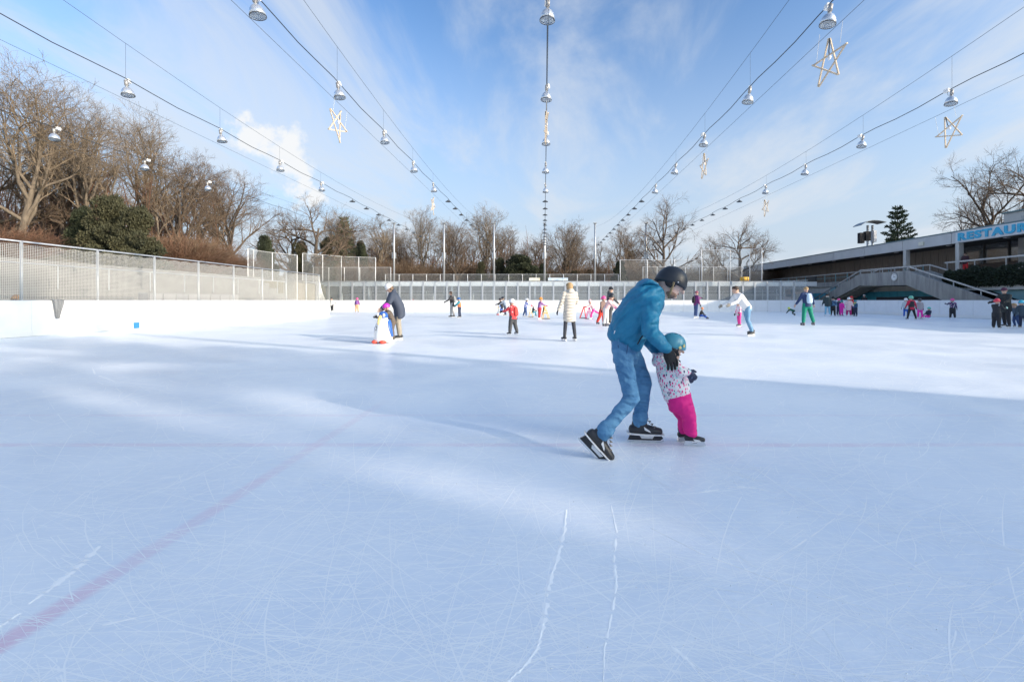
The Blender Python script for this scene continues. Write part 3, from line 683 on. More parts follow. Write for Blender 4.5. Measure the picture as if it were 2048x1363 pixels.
# ------------------------------------------------------------------ trees
M_bark = mat('bark', (.13, .1, .075), .9, col2=(.065, .05, .04), nscale=5, stretch=(1, 1, .3))
M_bark2 = mat('bark_pale', (.22, .175, .13), .9, col2=(.1, .08, .06), nscale=4, stretch=(1, 1, .3))
M_twig = mat('twigs', (.14, .1, .07), .9)
M_twigp = mat('twigs_pale', (.19, .145, .1), .9)
M_twigr = mat('twigs_red', (.21, .1, .062), .9, col2=(.13, .085, .055), nscale=.8)
def bare_tree(seed, H, trunk_h, r0, spread, upw, nl=(9, 6, 5, 5), thick=1.0, wob=.22, lens=(.5, .52, .55, .6)):
    rnd = random.Random(seed); tr = MB(); cr = MB()
    def path(p, d, L, n, tropism, wobble):
        pts = [p.copy()]
        for i in range(n):
            d = (d+V((rnd.gauss(0, wobble), rnd.gauss(0, wobble), rnd.gauss(0, wobble)+tropism))).normalized(); p = p+d*(L/n); pts.append(p.copy())
        return pts
    def at(pts, f):
        k = min(int(f*(len(pts)-1)), len(pts)-2); g_ = f*(len(pts)-1)-k; return pts[k].lerp(pts[k+1], g_), (pts[k+1]-pts[k]).normalized()
    T = path(V((0, 0, -.4)), V((0, 0, 1)), H*.62, 7, .1, .07)
    rt = [r0*(1.25 if i == 0 else 1-.72*i/7) for i in range(8)]
    tr.tube(T, rt, 9)
    def branch(p, d, L, r, lev):
        n = (5, 4, 3, 2)[lev]; pts = path(p, d, L, n, upw*(1.0 if lev < 2 else .5), wob*(1 if lev else .8))
        tgt = tr if lev == 0 else cr
        tgt.tube(pts, [max(r*(1-.75*i/n), .006*thick) for i in range(n+1)], (7, 5, 3, 3)[lev], cap=False)
        if lev == 3: return
        kids = nl[lev+1]
        for i in range(kids):
            f = .25+.75*(i+rnd.random()*.8)/kids; f = min(f, .99)
            q, dd = at(pts, f); u, v = perp(dd); a = rnd.random()*6.283
            sp = rnd.uniform(.45, .95); nd = (dd*math.cos(sp)+(u*math.cos(a)+v*math.sin(a))*math.sin(sp)).normalized()
            branch(q, nd, L*lens[lev+1]*rnd.uniform(.75, 1.2)*(1.15-.4*f), max(r*(1-.7*f)*.62, .008*thick), lev+1)
    for i in range(nl[0]):
        f = trunk_h+(1-trunk_h)*(i+rnd.random()*.7)/nl[0]; f = min(f, .99); q, dd = at(T, f); a = i*2.4+rnd.uniform(-.5, .5)
        el = spread*(1.15-.75*(f-trunk_h)/(1-trunk_h))
        nd = V((math.cos(a)*math.sin(el), math.sin(a)*math.sin(el), math.cos(el)))
        branch(q, nd, H*lens[0]*rnd.uniform(.8, 1.1)*(1.05-.35*f), r0*(1-.5*f)*.62, 0)
    return tr, cr
def tree_proto(args, bark, twig):
    tr, cr = bare_tree(*args[0], **args[1]); return tr.mesh('trunk', bark, True), cr.mesh('crown', twig)
PROTO = {
 'wide': tree_proto(((11, 14, .22, .36, 1.15, .10), dict(nl=(11, 7, 7, 7), thick=.95)), M_bark, M_twig),
 'tall': tree_proto(((23, 15, .30, .26, .62, .12), dict(nl=(12, 7, 7, 7), thick=.95)), M_bark2, M_twigp),
 'fan':  tree_proto(((31, 14, .16, .26, .6, .09), dict(nl=(12, 8, 7, 7), thick=.95, wob=.15, lens=(.62, .45, .5, .6))), M_bark, M_twig),
 'oak':  tree_proto(((47, 13, .2, .4, 1.3, .06), dict(nl=(9, 7, 7, 7), thick=1.0, wob=.34, lens=(.62, .5, .55, .6))), M_bark, M_twig),
 'slim': tree_proto(((59, 15, .35, .18, .5, .14), dict(nl=(12, 5, 5, 6), thick=1.0, lens=(.34, .52, .55, .6))), M_bark2, M_twigp),
}
PH = {}
for k, (a, b_) in PROTO.items(): PH[k] = max(v.co.z for v in b_.vertices)
def tree(kind, px, top, Y, label, base=2.6, wscale=1.0, rz=None):
    X = (px-VX)/F*Y; h = EYE+(VY-top)/F*Y-base; s = h/PH[kind]
    t = thing('bare_tree', (X, Y, base), label, 'tree', 'bare winter trees', rz if rz is not None else random.random()*6.28); t.scale = (s*wscale, s*wscale, s)
    put('trunk', PROTO[kind][0], t); put('crown', PROTO[kind][1], t); return t
TL = [('tall', 25, 92, 27, 'tall bare tree at the left edge rising highest over the netting', 3.3, 1.1), ('wide', -40, 150, 30, 'spreading bare tree cut by the left edge behind the netting', 3.5, 1.0),
 ('wide', 120, 215, 33, 'broad bare tree behind the lamp at far left', 3.8, .9), ('tall', 185, 165, 32, 'tall forked bare tree left of the dark yew', 4, 1.0), ('tall', 265, 195, 37, 'bare tree rising just behind the dark yew', 4.2, 1.1),
 ('fan', 345, 275, 38, 'many-stemmed bare tree right of the dark yew', 4, 1.15), ('fan', 468, 306, 46, 'fan-shaped bare tree between yew and steam cloud', 3.8, 1.15), ('wide', 400, 330, 44, 'low bare tree between the two fan-shaped ones', 4, 1.0),
 ('oak', 632, 378, 52, 'gnarled dark oak below the steam cloud', 3.0, 1.0), ('oak', 585, 405, 55, 'leaning bare oak left of the gnarled one', 3, .8), ('slim', 748, 428, 62, 'slim pale bare tree just left of the first mast', 2.6, 1.5), ('fan', 810, 452, 66, 'rounded bare tree just right of the first mast', 2.6, 1.2),
 ('tall', 855, 408, 64, 'tall pale bare tree between the first two masts', 2.6, 1.0), ('fan', 914, 428, 60, 'dense round bare tree beside the second mast', 2.6, 1.1), ('tall', 962, 402, 68, 'tall bare tree left of the third mast', 2.6, 1.1), ('wide', 1022, 448, 66, 'low wide bare tree over the dark hedge right of the third mast', 2.6, .8),
 ('fan', 1062, 465, 70, 'brownish bare tree left of the centre mast', 2.6, 1.2), ('fan', 1125, 426, 63, 'upright bare tree right of the centre mast', 2.6, 1.1), ('wide', 1196, 470, 72, 'distant bare tree behind the fifth mast', 2.6, .8), ('wide', 1238, 440, 68, 'bare tree at the left flank of the big plane tree', 2.6, .7),
 ('wide', 1322, 384, 54, 'large spreading plane tree beside the sixth mast', 2.4, .95), ('oak', 1480, 428, 60, 'wide bare plane tree behind the curved mesh fence', 2.4, .95), ('wide', 1420, 470, 66, 'lower bare tree between the two plane trees', 2.4, .8),
 ('wide', 1985, 290, 56, 'bare plane tree above the restaurant sign', 3.0, .9), ('oak', 2075, 255, 52, 'bare plane tree cut by the right edge above the restaurant', 3.0, .9), ('wide', 690, 440, 75, 'faint bare tree behind the pine left of the first mast', 2.6, .9), ('slim', 775, 470, 78, 'thin distant bare tree behind the first mast', 2.6, 1.6),
 ('fan', 1160, 480, 82, 'small far bare tree between centre and fifth mast', 2.6, 1.3), ('slim', 70, 300, 40, 'thin straight tree in the brown thicket at left', 5, 1.2), ('slim', 150, 300, 44, 'pale thin trunk in the thicket behind the yew', 5, 1.2), ('slim', 215, 290, 46, 'thin bare tree above the crown of the yew', 5, 1.2),
 ('fan', 300, 360, 50, 'distant bare tree right behind the yew', 5, 1.3), ('slim', 20, 260, 42, 'thin trunk at the extreme left of the thicket', 5, 1.2),
 ('slim', 52, 225, 33, 'slender pale trunk left of the second lamp over the thicket', 4.2, .8), ('slim', 100, 255, 34, 'slender pale trunk in the middle of the left thicket', 4.4, .8), ('slim', 140, 235, 36, 'slender pale trunk beside the left flank of the yew', 4.6, .8), ('slim', 318, 300, 36, 'slender pale trunk just right of the yew', 4.4, .8), ('slim', 375, 330, 42, 'slender trunk among the fan-shaped trees', 4.6, .9), ('tall', 425, 345, 50, 'bare tree low between the fan-shaped trees', 4.6, 1.0),
 ('fan', 782, 436, 72, 'dense bare tree directly behind the first mast', 2.6, 1.1), ('tall', 886, 432, 70, 'pale bare tree directly behind the second mast', 2.6, 1.1), ('fan', 990, 440, 74, 'bare tree directly behind the third mast', 2.6, 1.1), ('wide', 1088, 455, 76, 'bare tree directly behind the centre mast', 2.6, .9), ('tall', 1150, 446, 72, 'pale bare tree between the centre and fifth masts', 2.6, 1.1), ('fan', 1266, 440, 74, 'upright bare tree left of the sixth mast', 2.6, 1.1), ('wide', 712, 428, 66, 'broad bare tree above the far tall fence', 2.6, .9), ('tall', 665, 410, 64, 'tall bare tree at the right flank of the gnarled oak', 2.6, 1.0)]
for a in TL: tree(a[0], a[1], a[2], a[3], a[4], a[5], a[6])
def shrub_mesh(seed):
    rnd = random.Random(seed); b = MB()
    for i in range(620):
        a = rnd.random()*6.283; rr = rnd.random()**.6*1.3; p = V((rr*math.cos(a), rr*math.sin(a), rnd.random()*.9)); el = rnd.uniform(.05, .75)+rr*.22; d = V((math.cos(a)*math.sin(el), math.sin(a)*math.sin(el), math.cos(el))); L = rnd.uniform(1.4, 3.3)
        pts = [p]
        for k in range(3): d = (d+V((rnd.gauss(0, .17), rnd.gauss(0, .17), rnd.gauss(-.02, .1)))).normalized(); pts.append(pts[-1]+d*L/3)
        b.tube(pts, [.015, .012, .009, .005], 3, cap=False)
        for k in range(8):
            f = rnd.uniform(.3, 1)*2.99; j = int(f); q = pts[j].lerp(pts[j+1], f-j); e = (d+V((rnd.gauss(0, .6), rnd.gauss(0, .6), rnd.gauss(.1, .5)))).normalized()
            b.tube([q, q+e*rnd.uniform(.3, .9)], [.009, .005], 3, cap=False)
    return b
SH = [shrub_mesh(5).mesh('twigs', M_twigr), shrub_mesh(9).mesh('twigs', mat('twigs_tan', (.17, .115, .075), .9))]
SHM = MB().tube([(0, 0, -.3), (.05, 0, .3), (0, .05, .8)], [.12, .09, .05], 6).mesh('stem', M_bark)
sp_ = [(12, 30.5), (62, 32), (112, 33.5), (20, 36), (128, 35), (90, 37), (345, 33), (375, 34.5), (398, 36), (428, 38.5), (455, 41), (480, 43), (350, 36.5), (300, 34), (5, 24), (415, 42.5), (700, 57), (740, 59), (800, 60), (860, 61), (935, 63), (1080, 64), (1130, 64), (770, 66), (830, 68), (900, 70), (650, 60), (1180, 66), (1275, 62), (1330, 64), (1385, 66), (1440, 68), (1490, 70), (1535, 74)]
for i, (px, Y) in enumerate(sp_):
    far = Y > 50; k = (i % 2) if not far else 1
    X = (px-VX)/F*Y
    if not far and X > -25.2: X = -25.2
    t = thing('twiggy_shrub', (X, Y, 3.0 if far else 3.2), ('brown leafless shrub under the trees behind the far terrace, %s from the left' % (ORD+['fourteenth', 'fifteenth', 'sixteenth', 'seventeenth', 'eighteenth'])[i-16].replace('nearest', 'first') if far else
              'reddish leafless shrub on the bank behind the left netting, %s clump' % (ORD+['fourteenth', 'fifteenth', 'sixteenth'])[i].replace('nearest', 'first')), 'shrub', 'leafless shrubs', random.random()*6); s = random.uniform(.75, 1.1)*(.95 if far else .74); t.scale = (s*1.25, s*1.25, s*random.uniform(.85, 1.1))
    put('twigs', SH[k], t); put('stem', SHM, t)
# thicket of young stems behind, reads as one mass
def thicket():
    rnd = random.Random(8); b = MB()
    for i in range(620):
        y = rnd.uniform(32, 62); x = -rnd.uniform(.62, 1.25)*y; 
        if x > -29 or x > -.80*y+rnd.uniform(-.05, .12)*y: continue
        z = 4+(-32-x)*.1; H = rnd.uniform(3.5, 7.5); p = V((x, y, z)); pts = [p, p+V((rnd.gauss(0, .3), rnd.gauss(0, .3), H*.5)), p+V((rnd.gauss(0, .6), rnd.gauss(0, .6), H))]
        b.tube(pts, [.07, .05, .015], 3, cap=False)
        for k in range(9):
            f = rnd.uniform(.25, .98); q = pts[0].lerp(pts[2], f); e = V((rnd.gauss(0, .8), rnd.gauss(0, .8), rnd.uniform(.1, 1))).normalized(); b.tube([q, q+e*rnd.uniform(.6, 1.8)], [.016, .006], 3, cap=False)
    for i in range(520):
        y = rnd.uniform(66, 100); x = rnd.uniform(-.42, .16)*y; H = rnd.uniform(4, 8)*(1 if x < 0 else .6); p = V((x, y, 2.6)); pts = [p, p+V((rnd.gauss(0, .3), 0, H*.5)), p+V((rnd.gauss(0, .6), 0, H))]
        b.tube(pts, [.09, .07, .02], 3, cap=False)
        for k in range(8):
            f = rnd.uniform(.2, .98); q = pts[0].lerp(pts[2], f); e = V((rnd.gauss(0, .8), rnd.gauss(0, .8), rnd.uniform(.1, 1))).normalized(); b.tube([q, q+e*rnd.uniform(.8, 2.2)], [.03, .012], 3, cap=False)
    stuff(tag(b.build('thicket', M_twigr), 'brown winter thicket of young stems filling the wood behind the rink', 'thicket'))
thicket()
# evergreens
M_yew = mat('yew_needles', (.06, .07, .032), .8, col2=(.016, .024, .012), nscale=1.1)
M_yew2 = mat('yew_needles_olive', (.085, .08, .038), .8, col2=(.024, .03, .015), nscale=1.0)
M_pine = mat('pine_needles', (.12, .15, .075), .8, col2=(.04, .062, .04), nscale=1.4)
def foliage(seed, n, fn, size, b=None):
    rnd = random.Random(seed); b = b or MB()
    for i in range(n):
        p, out = fn(rnd); s = size*rnd.uniform(.6, 1.4); d = (out+V((rnd.gauss(0, .55), rnd.gauss(0, .55), rnd.gauss(.15, .5)))).normalized(); u, v = perp(d)
        a = rnd.random()*6.28; u, v = u*math.cos(a)+v*math.sin(a), v*math.cos(a)-u*math.sin(a)
        b.add([tuple(p-u*s*.35), tuple(p+d*s*.55-v*s*.22), tuple(p+d*s*1.15), tuple(p+d*s*.5+v*s*.22+u*s*.25)], [(0, 1, 2, 3)])
    return b
def yew_fn(seed, w, h, lobes=46):
    r0 = random.Random(seed); L = []
    for i in range(lobes):
        a = r0.random()*6.283; z = h*(.08+.86*r0.random()**1.15); rr = w*max(.06, 1-z/h)**.62*.82*math.sqrt(r0.random())*r0.uniform(.8, 1.1)
        L.append((V((rr*math.cos(a), rr*math.sin(a), z)), r0.uniform(.14, .27)*w, r0.uniform(.06, .13)*h))
    def fn(rnd):
        c, rx, rz_ = rnd.choice(L); d = V((rnd.gauss(0, 1), rnd.gauss(0, 1), rnd.gauss(0, 1))).normalized(); q = rnd.uniform(.45, 1.0)**.5
        p = c+V((d.x*rx*q, d.y*rx*q, d.z*rz_*q)); p.z = max(p.z, .05); return p, d
    return fn
YEW = [foliage(1, 26000, yew_fn(1, 1, 1.25), .05).mesh('foliage', M_yew), foliage(2, 26000, yew_fn(7, 1, 1.2, 54), .05).mesh('foliage', M_yew2)]
YTR = MB().tube([(0, 0, -.1), (.02, 0, .4), (0, .02, .9)], [.06, .045, .015], 7).mesh('trunk', M_bark)
def yew(px, top, wpx, Y, label, k=0, base=3.0):
    X = (px-VX)/F*Y; h = EYE+(VY-top)/F*Y-base; wd = wpx/F*Y/2
    t = thing('yew_tree', (X, Y, base-.2), label, 'tree', 'evergreen trees', random.random()*6); t.scale = (wd*.85, wd*.85, h/1.38); put('foliage', YEW[k], t); put('trunk', YTR, t); return t
for a in [(218, 368, 165, 29.5, 'large dark yew on the bank behind the left netting', 1), (272, 392, 150, 29, 'broad lower yew joined to the right of the largest one', 1), (165, 395, 90, 31, 'small dark yew at the left flank of the largest one', 0), (530, 458, 66, 46, 'clipped dark yew pair left of the gnarled oak', 0), (600, 470, 80, 53, 'dark yew at the foot of the gnarled oak', 1), (655, 462, 75, 55, 'olive evergreen right of the gnarled oak', 1),
          (722, 470, 50, 58, 'small black-green evergreen above the far tall fence', 0), (1040, 500, 130, 60, 'wide dark yew hedge left of the centre mast', 0), (1000, 506, 60, 61, 'rounded yew just right of the third mast', 1), (962, 514, 46, 60, 'low round yew left of the third mast', 1), (1085, 520, 40, 61, 'low dark yew behind the centre mast', 0), (1150, 535, 60, 64, 'low dark shrub right of the centre mast', 0), (1180, 532, 50, 66, 'low dark shrub beside the fifth mast', 0), (1240, 514, 56, 58, 'dark rounded yew left of the man helmet', 0), (1132, 508, 40, 70, 'distant dark conifer between centre and fifth mast', 0)]:
    yew(*a)
def pine_mesh(seed, H, W_, dens=1.0, gap=1.0):
    rnd = random.Random(seed); br = MB(); fo = MB(); br.tube([(0, 0, -.3), (.05, 0, H*.5), (0, 0, H)], [.2, .12, .02], 7)
    z = H*.12
    while z < H*.97:
        f = z/H; n = rnd.randint(4, 6); a0 = rnd.random()*6
        for k in range(n):
            a = a0+k*6.283/n+rnd.uniform(-.3, .3); L = W_*(1-f)**.8*rnd.uniform(.45, 1.2)+.2; d = V((math.cos(a), math.sin(a), .25+.35*f)).normalized(); p = V((0, 0, z)); q = p+d*L
            br.tube([p, q], [.04*(1-f)+.012, .01], 4)
            def fn(r, p=p, q=q, L=L): g_ = r.uniform(.25, 1.02); c = p.lerp(q, g_); s = .16+.11*L*(1.2-g_); return c+V((r.gauss(0, s*.5), r.gauss(0, s*.5), r.gauss(0, s*.35))), (q-p).normalized()
            foliage(rnd.random(), int((16+55*L)*dens), fn, .2, fo)
        z += rnd.uniform(.5, .8)*gap
    return br.mesh('trunk', M_bark), fo.mesh('crown', M_pine)
PINE = pine_mesh(4, 11, 3.2, 1.5, .85); PINE2 = pine_mesh(9, 11, 3.2, .45, 1.15)
for px, top, Y, lb, base in ((1795, 410, 60, 'green pine rising behind the restaurant roof', 1.5), (688, 432, 62, 'dark pine behind the oak left of the first mast', 2.6), (1262, 500, 75, 'small dark pine between the yew and the big plane tree', 1.5)):
    h = EYE+(VY-top)/F*Y-base; t = thing('pine_tree', ((px-VX)/F*Y, Y, base), lb, 'tree', 'pines', random.random()*6); s = h/11; t.scale = (s, s, s); put('trunk', PINE[0], t); put('crown', PINE[1], t)
# unseen trees placed behind the shade block to break up light on the ice
for i, (x, y, h, kd, xs_) in enumerate(((42, -16.6, 24, 'p', .55), (42, -17.5, 24, 'q', .32), (42.5, -19.3, 22, 'q', .3), (48, -22.6, 26, 'q', .3), (52, -24.6, 23, 'wide', .6), (47, -26.5, 24, 'p', .5))):
    pn = kd in 'pq'; t = thing('pine_tree' if pn else 'bare_tree', (x, y, 0), 'unseen tall %s placed behind the shade block to filter sun, %s in the row' % ('pine' if pn else 'bare tree', ORD[i].replace('nearest', 'first')), 'tree', None, i*1.3); pr = (PINE if kd == 'p' else PINE2) if pn else PROTO[kd]; sc_ = h/(11 if pn else PH[kd]); t.scale = (sc_*xs_, sc_*xs_, sc_); put('trunk', pr[0], t); put('crown', pr[1], t)
def hedge():
    t = thing('planter_hedge', (32.75, 36.6, 2.48), 'dark green hedge on the planter below the restaurant terrace', 'hedge'); 
    rnd = random.Random(6); fo = MB()
    def fn(r): y = -29*r.random()**1.6; top = 1.15+.12*math.sin(y*2.1)+.1*math.sin(y*5.3); ang = r.uniform(-.3, math.pi); rr = r.uniform(.75, 1.02); p = V((-.1-.5*rr*math.sin(ang) if True else 0, y, -.15+top*.5+top*.55*rr*math.cos(ang))); return p, V((-math.sin(ang), 0, math.cos(ang)))
    foliage(13, 16000, fn, .15, fo); fo.build('foliage', mat('hedge_leaf', (.035, .055, .03), .6, col2=(.02, .03, .018), nscale=2), t)
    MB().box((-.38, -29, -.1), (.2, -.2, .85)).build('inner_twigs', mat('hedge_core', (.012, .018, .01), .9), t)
hedge()

# ------------------------------------------------------------------ people
def cloth(name, col, bump=.35, bscale=9, rough=.75, **kw): return mat('cloth_'+name, col, rough, bump=bump, bscale=bscale, **kw)
SKIN = mat('skin', (.62, .4, .3), .55, noise=.1, nscale=20)
def dots(name, base, cols, scale, dist=.33, squash=(1, 1, 1)):
    if name in MATS: return MATS[name]
    m = mat(name, base, .7, bump=.25, bscale=9); t = m.node_tree; b = t.nodes['Principled BSDF']
    tc = N(t, 'ShaderNodeTexCoord'); mp = N(t, 'ShaderNodeMapping'); mp.inputs['Scale'].default_value = squash; mp.inputs['Rotation'].default_value = (.3, .6, .4); LK(t, tc, 'Object', mp, 0)
    vo = N(t, 'ShaderNodeTexVoronoi', i_Scale=scale, i_Randomness=.8); LK(t, mp, 0, vo, 'Vector'); sc = N(t, 'ShaderNodeSeparateColor'); LK(t, vo, 'Color', sc, 0)
    cr = N(t, 'ShaderNodeValToRGB'); cr.color_ramp.interpolation = 'CONSTANT'; LK(t, sc, 0, cr, 0)
    e = cr.color_ramp.elements; e[0].position = 0; e[0].color = (*cols[0], 1); e[1].position = 1/len(cols); e[1].color = (*cols[1], 1)
    for k in range(2, len(cols)): x = e.new(k/len(cols)); x.color = (*cols[k], 1)
    lt = N(t, 'ShaderNodeMath', operation='LESS_THAN', i_1=dist); LK(t, vo, 'Distance', lt, 0)
    mx = N(t, 'ShaderNodeMix', data_type='RGBA'); LK(t, lt, 0, mx, 'Factor'); mx.inputs[6].default_value = (*base, 1); LK(t, cr, 0, mx, 7); LK(t, mx, 2, b, 'Base Color'); return m
def folds(m, scale, strength, rot, dist=.03, distort=7.0):
    t = m.node_tree; b = t.nodes['Principled BSDF']; old = b.inputs['Normal'].links[0].from_node if b.inputs['Normal'].links else None
    tc = N(t, 'ShaderNodeTexCoord'); mp = N(t, 'ShaderNodeMapping'); mp.inputs['Rotation'].default_value = rot; LK(t, tc, 'Object', mp, 0)
    wv = N(t, 'ShaderNodeTexWave', i_Scale=scale, i_Distortion=distort, i_Detail=3.0); wv.inputs['Detail Scale'].default_value = 1.2; wv.bands_direction = 'Z'; LK(t, mp, 0, wv, 'Vector')
    no = N(t, 'ShaderNodeTexNoise', i_Scale=scale*1.3, i_Detail=2.0); LK(t, tc, 'Object', no, 'Vector')
    mu = N(t, 'ShaderNodeMath', operation='MULTIPLY'); LK(t, wv, 'Fac', mu, 0); LK(t, no, 0, mu, 1)
    bp = N(t, 'ShaderNodeBump', i_Strength=strength, i_Distance=dist); LK(t, mu, 0, bp, 'Height')
    if old: LK(t, old, 0, bp, 'Normal')
    LK(t, bp, 0, b, 'Normal')
CACHE = {}
def cached(key, fn):
    if key not in CACHE: CACHE[key] = fn()
    return CACHE[key]
def hand_mesh(m):
    def f():
        b = MB(); b.loft([(V((0, 0, 0)), V((0, .03, 0)), V((0, 0, .02))), (V((.045, 0, 0)), V((0, .043, 0)), V((0, 0, .017))), (V((.095, 0, -.004)), V((0, .042, 0)), V((0, 0, .014)))], 10)
        for y, L in ((.031, .062), (.011, .075), (-.01, .07), (-.03, .054)):
            b.caps([(.085, y, 0), (.085+L*.5, y*1.12, -.008), (.085+L, y*1.15, -.03)], [.0105, .0098, .0085], 8)
        b.caps([(.02, .032, -.004), (.052, .062, -.016), (.085, .07, -.026)], [.0135, .012, .010], 8)
        return b.mesh('hand', m, True)
    return cached(('hand', m.name), f)
def mitten_mesh(m):
    def f():
        b = MB(); b.loft([(V((-.02, 0, 0)), V((0, .036, 0)), V((0, 0, .03))), (V((.03, 0, 0)), V((0, .048, 0)), V((0, 0, .034))), (V((.09, 0, -.006)), V((0, .05, 0)), V((0, 0, .03))), (V((.135, 0, -.016)), V((0, .036, 0)), V((0, 0, .022)))], 14, .8)
        b.caps([(.02, .035, -.004), (.06, .066, -.016), (.09, .07, -.026)], [.02, .018, .014], 8)
        return b.mesh('mitten', m, True)
    return cached(('mitten', m.name), f)
def skate_meshes(m, kind):
    def f():
        b = MB(); X, Yv, Z = V((1, 0, 0)), V((0, 1, 0)), V((0, 0, 1))    # ankle joint at origin, sole at z=-.09
        b.loft([(V((-.008, 0, .075)), X*.044, Yv*.04), (V((-.004, 0, .035)), X*.047, Yv*.042), (V((.0, 0, -.01)), X*.062, Yv*.043), (V((.02, 0, -.055)), X*.085, Yv*.043)], 12, .2)
        b.loft([(V((-.065, 0, -.052)), Yv*.036, Z*.036), (V((-.0, 0, -.048)), Yv*.042, Z*.042), (V((.07, 0, -.052)), Yv*.045, Z*.037), (V((.13, 0, -.06)), Yv*.044, Z*.03), (V((.165, 0, -.064)), Yv*.034, Z*.025)], 12, .6)
        boot = b.mesh('boot', m, True)
        h = MB(); h.prism([V((-.075, -.012, -.088)), V((-.09, -.012, -.135)), V((.16, -.012, -.135)), V((.185, -.012, -.118)), V((.165, -.012, -.09)), V((.085, -.012, -.09)), V((.07, -.012, -.115)), V((.02, -.012, -.115)), V((.005, -.012, -.088))], (0, .024, 0))
        hold = h.mesh('holder', kind)
        s = MB(); s.prism([V((-.1, -.002, -.136)), V((-.1, -.002, -.147)), V((-.08, -.002, -.152)), V((.16, -.002, -.152)), V((.19, -.002, -.143)), V((.19, -.002, -.132)), V((.17, -.002, -.13))], (0, .004, 0))
        bl = s.mesh('blade', mat('blade_steel', (.7, .72, .75), .25, metal=.9))
        so = MB(); so.prism([V((-.105, -.043, -.086)), V((-.1, -.043, -.078)), V((.19, -.043, -.083)), V((.2, -.043, -.09)), V((.0, -.043, -.094))], (0, .086, 0))
        return boot, hold, bl
    return cached(('skate', m.name, kind.name), f)
def helmet_mesh(m):
    def f():
        b = MB(); n = 20; prof = [(.0, 1.2), (.35, 1.16), (.7, .98), (.95, .66), (1.09, .25), (1.13, -.05), (1.1, -.22), (1.0, -.22), (.95, 0)]
        vs = []
        for r, z in prof:
            for j in range(n):
                a = 2*math.pi*j/n; c, s_ = math.cos(a), math.sin(a); zz = z+(.12*c if z < .1 else 0)-(.18*max(0, -c) if z < -.1 else 0); vs.append((r*1.1*c, r*.94*s_, zz))
        b.add(vs, [(i*n+j, i*n+(j+1) % n, (i+1)*n+(j+1) % n, (i+1)*n+j) for i in range(len(prof)-1) for j in range(n)])
        return b.mesh('helmet', m, True)
    return cached(('helmet', m.name), f)
def vents_mesh():
    def f():
        b = MB()
        for x in (-.62, -.2, .25):
            for y in (-.36, .36):
                z = 1.2*math.sqrt(max(.05, 1-(x/1.2)**2-(y/1.05)**2)); c = V((x, y, z)); nrm = V((x/1.44, y/1.1, z/1.44)).normalized(); u = V((1, 0, 0)); u = (u-nrm*u.dot(nrm)).normalized(); v = nrm.cross(u)
                b.hexa([c+u*.13*a+v*.05*q+nrm*w_ for w_ in (-.1, .02) for a, q in ((-1, -1), (1, -1), (1, 1), (-1, 1))])
        return b.mesh('vents', M_black)
    return cached('vents', f)
def beanie_mesh(m, pom):
    def f():
        b = MB(); b.lathe([(0, 1.42), (.35, 1.37), (.72, 1.15), (.98, .7), (1.07, .3), (1.12, .28), (1.13, .02), (1.05, .0)], 18)
        if pom: b.ell((0, 0, 1.6), (.28, 0, 0), (0, .28, 0), (0, 0, .28), 10, 7)
        return b.mesh('beanie', m, True)
    return cached(('beanie', m.name, pom), f)
def hair_mesh(m, length):
    def f():
        b = MB(); n = 18; prof = [(0, 1.16), (.4, 1.1), (.78, .88), (1.0, .5), (1.07, .1)]; vs = []
        for r, z in prof: vs += [(r*1.06*math.cos(2*math.pi*j/n), r*.97*math.sin(2*math.pi*j/n), z+(.28*max(0, math.cos(2*math.pi*j/n)) if z < .3 else 0)) for j in range(n)]
        for zz in (-.35*length-.1, -.9*length): vs += [((1.0*math.cos(a) if math.cos(a) < .15 else .16), .96*math.sin(a)*(1 if math.cos(a) < .5 else .9), zz if math.cos(a) < .45 else .38) for a in [2*math.pi*j/n for j in range(n)]]
        k = len(vs)//n; b.add(vs, [(i*n+j, i*n+(j+1) % n, (i+1)*n+(j+1) % n, (i+1)*n+j) for i in range(k-1) for j in range(n)])
        return b.mesh('hair', m, True)
    return cached(('hair', m.name, length), f)
def frame(x, z):
    x = x.normalized(); y = z.cross(x).normalized(); z2 = x.cross(y); return Matrix((x, y, z2)).transposed().to_4x4()
def remesh(o, vox, smooth=6, disp=0.0, dscale=.12):
    m = o.modifiers.new('remesh', 'REMESH'); m.mode = 'VOXEL'; m.voxel_size = vox; m.use_smooth_shade = True
    s = o.modifiers.new('smooth', 'SMOOTH'); s.iterations = smooth; s.factor = .5
    if disp:
        tx = cached(('tex', dscale), lambda: bpy.data.textures.new('folds', 'CLOUDS')); tx.noise_scale = dscale; tx.noise_depth = 3
        d = o.modifiers.new('folds', 'DISPLACE'); d.texture = tx; d.strength = disp; d.mid_level = .5
        ty = cached(('wood', dscale), lambda: bpy.data.textures.new('creases', 'WOOD')); ty.wood_type = 'BANDNOISE'; ty.noise_scale = dscale*1.1; ty.turbulence = dscale*45; ty.noise_basis_2 = 'SIN'
        d = o.modifiers.new('creases', 'DISPLACE'); d.texture = ty; d.strength = disp*.45; d.mid_level = .5
    return o
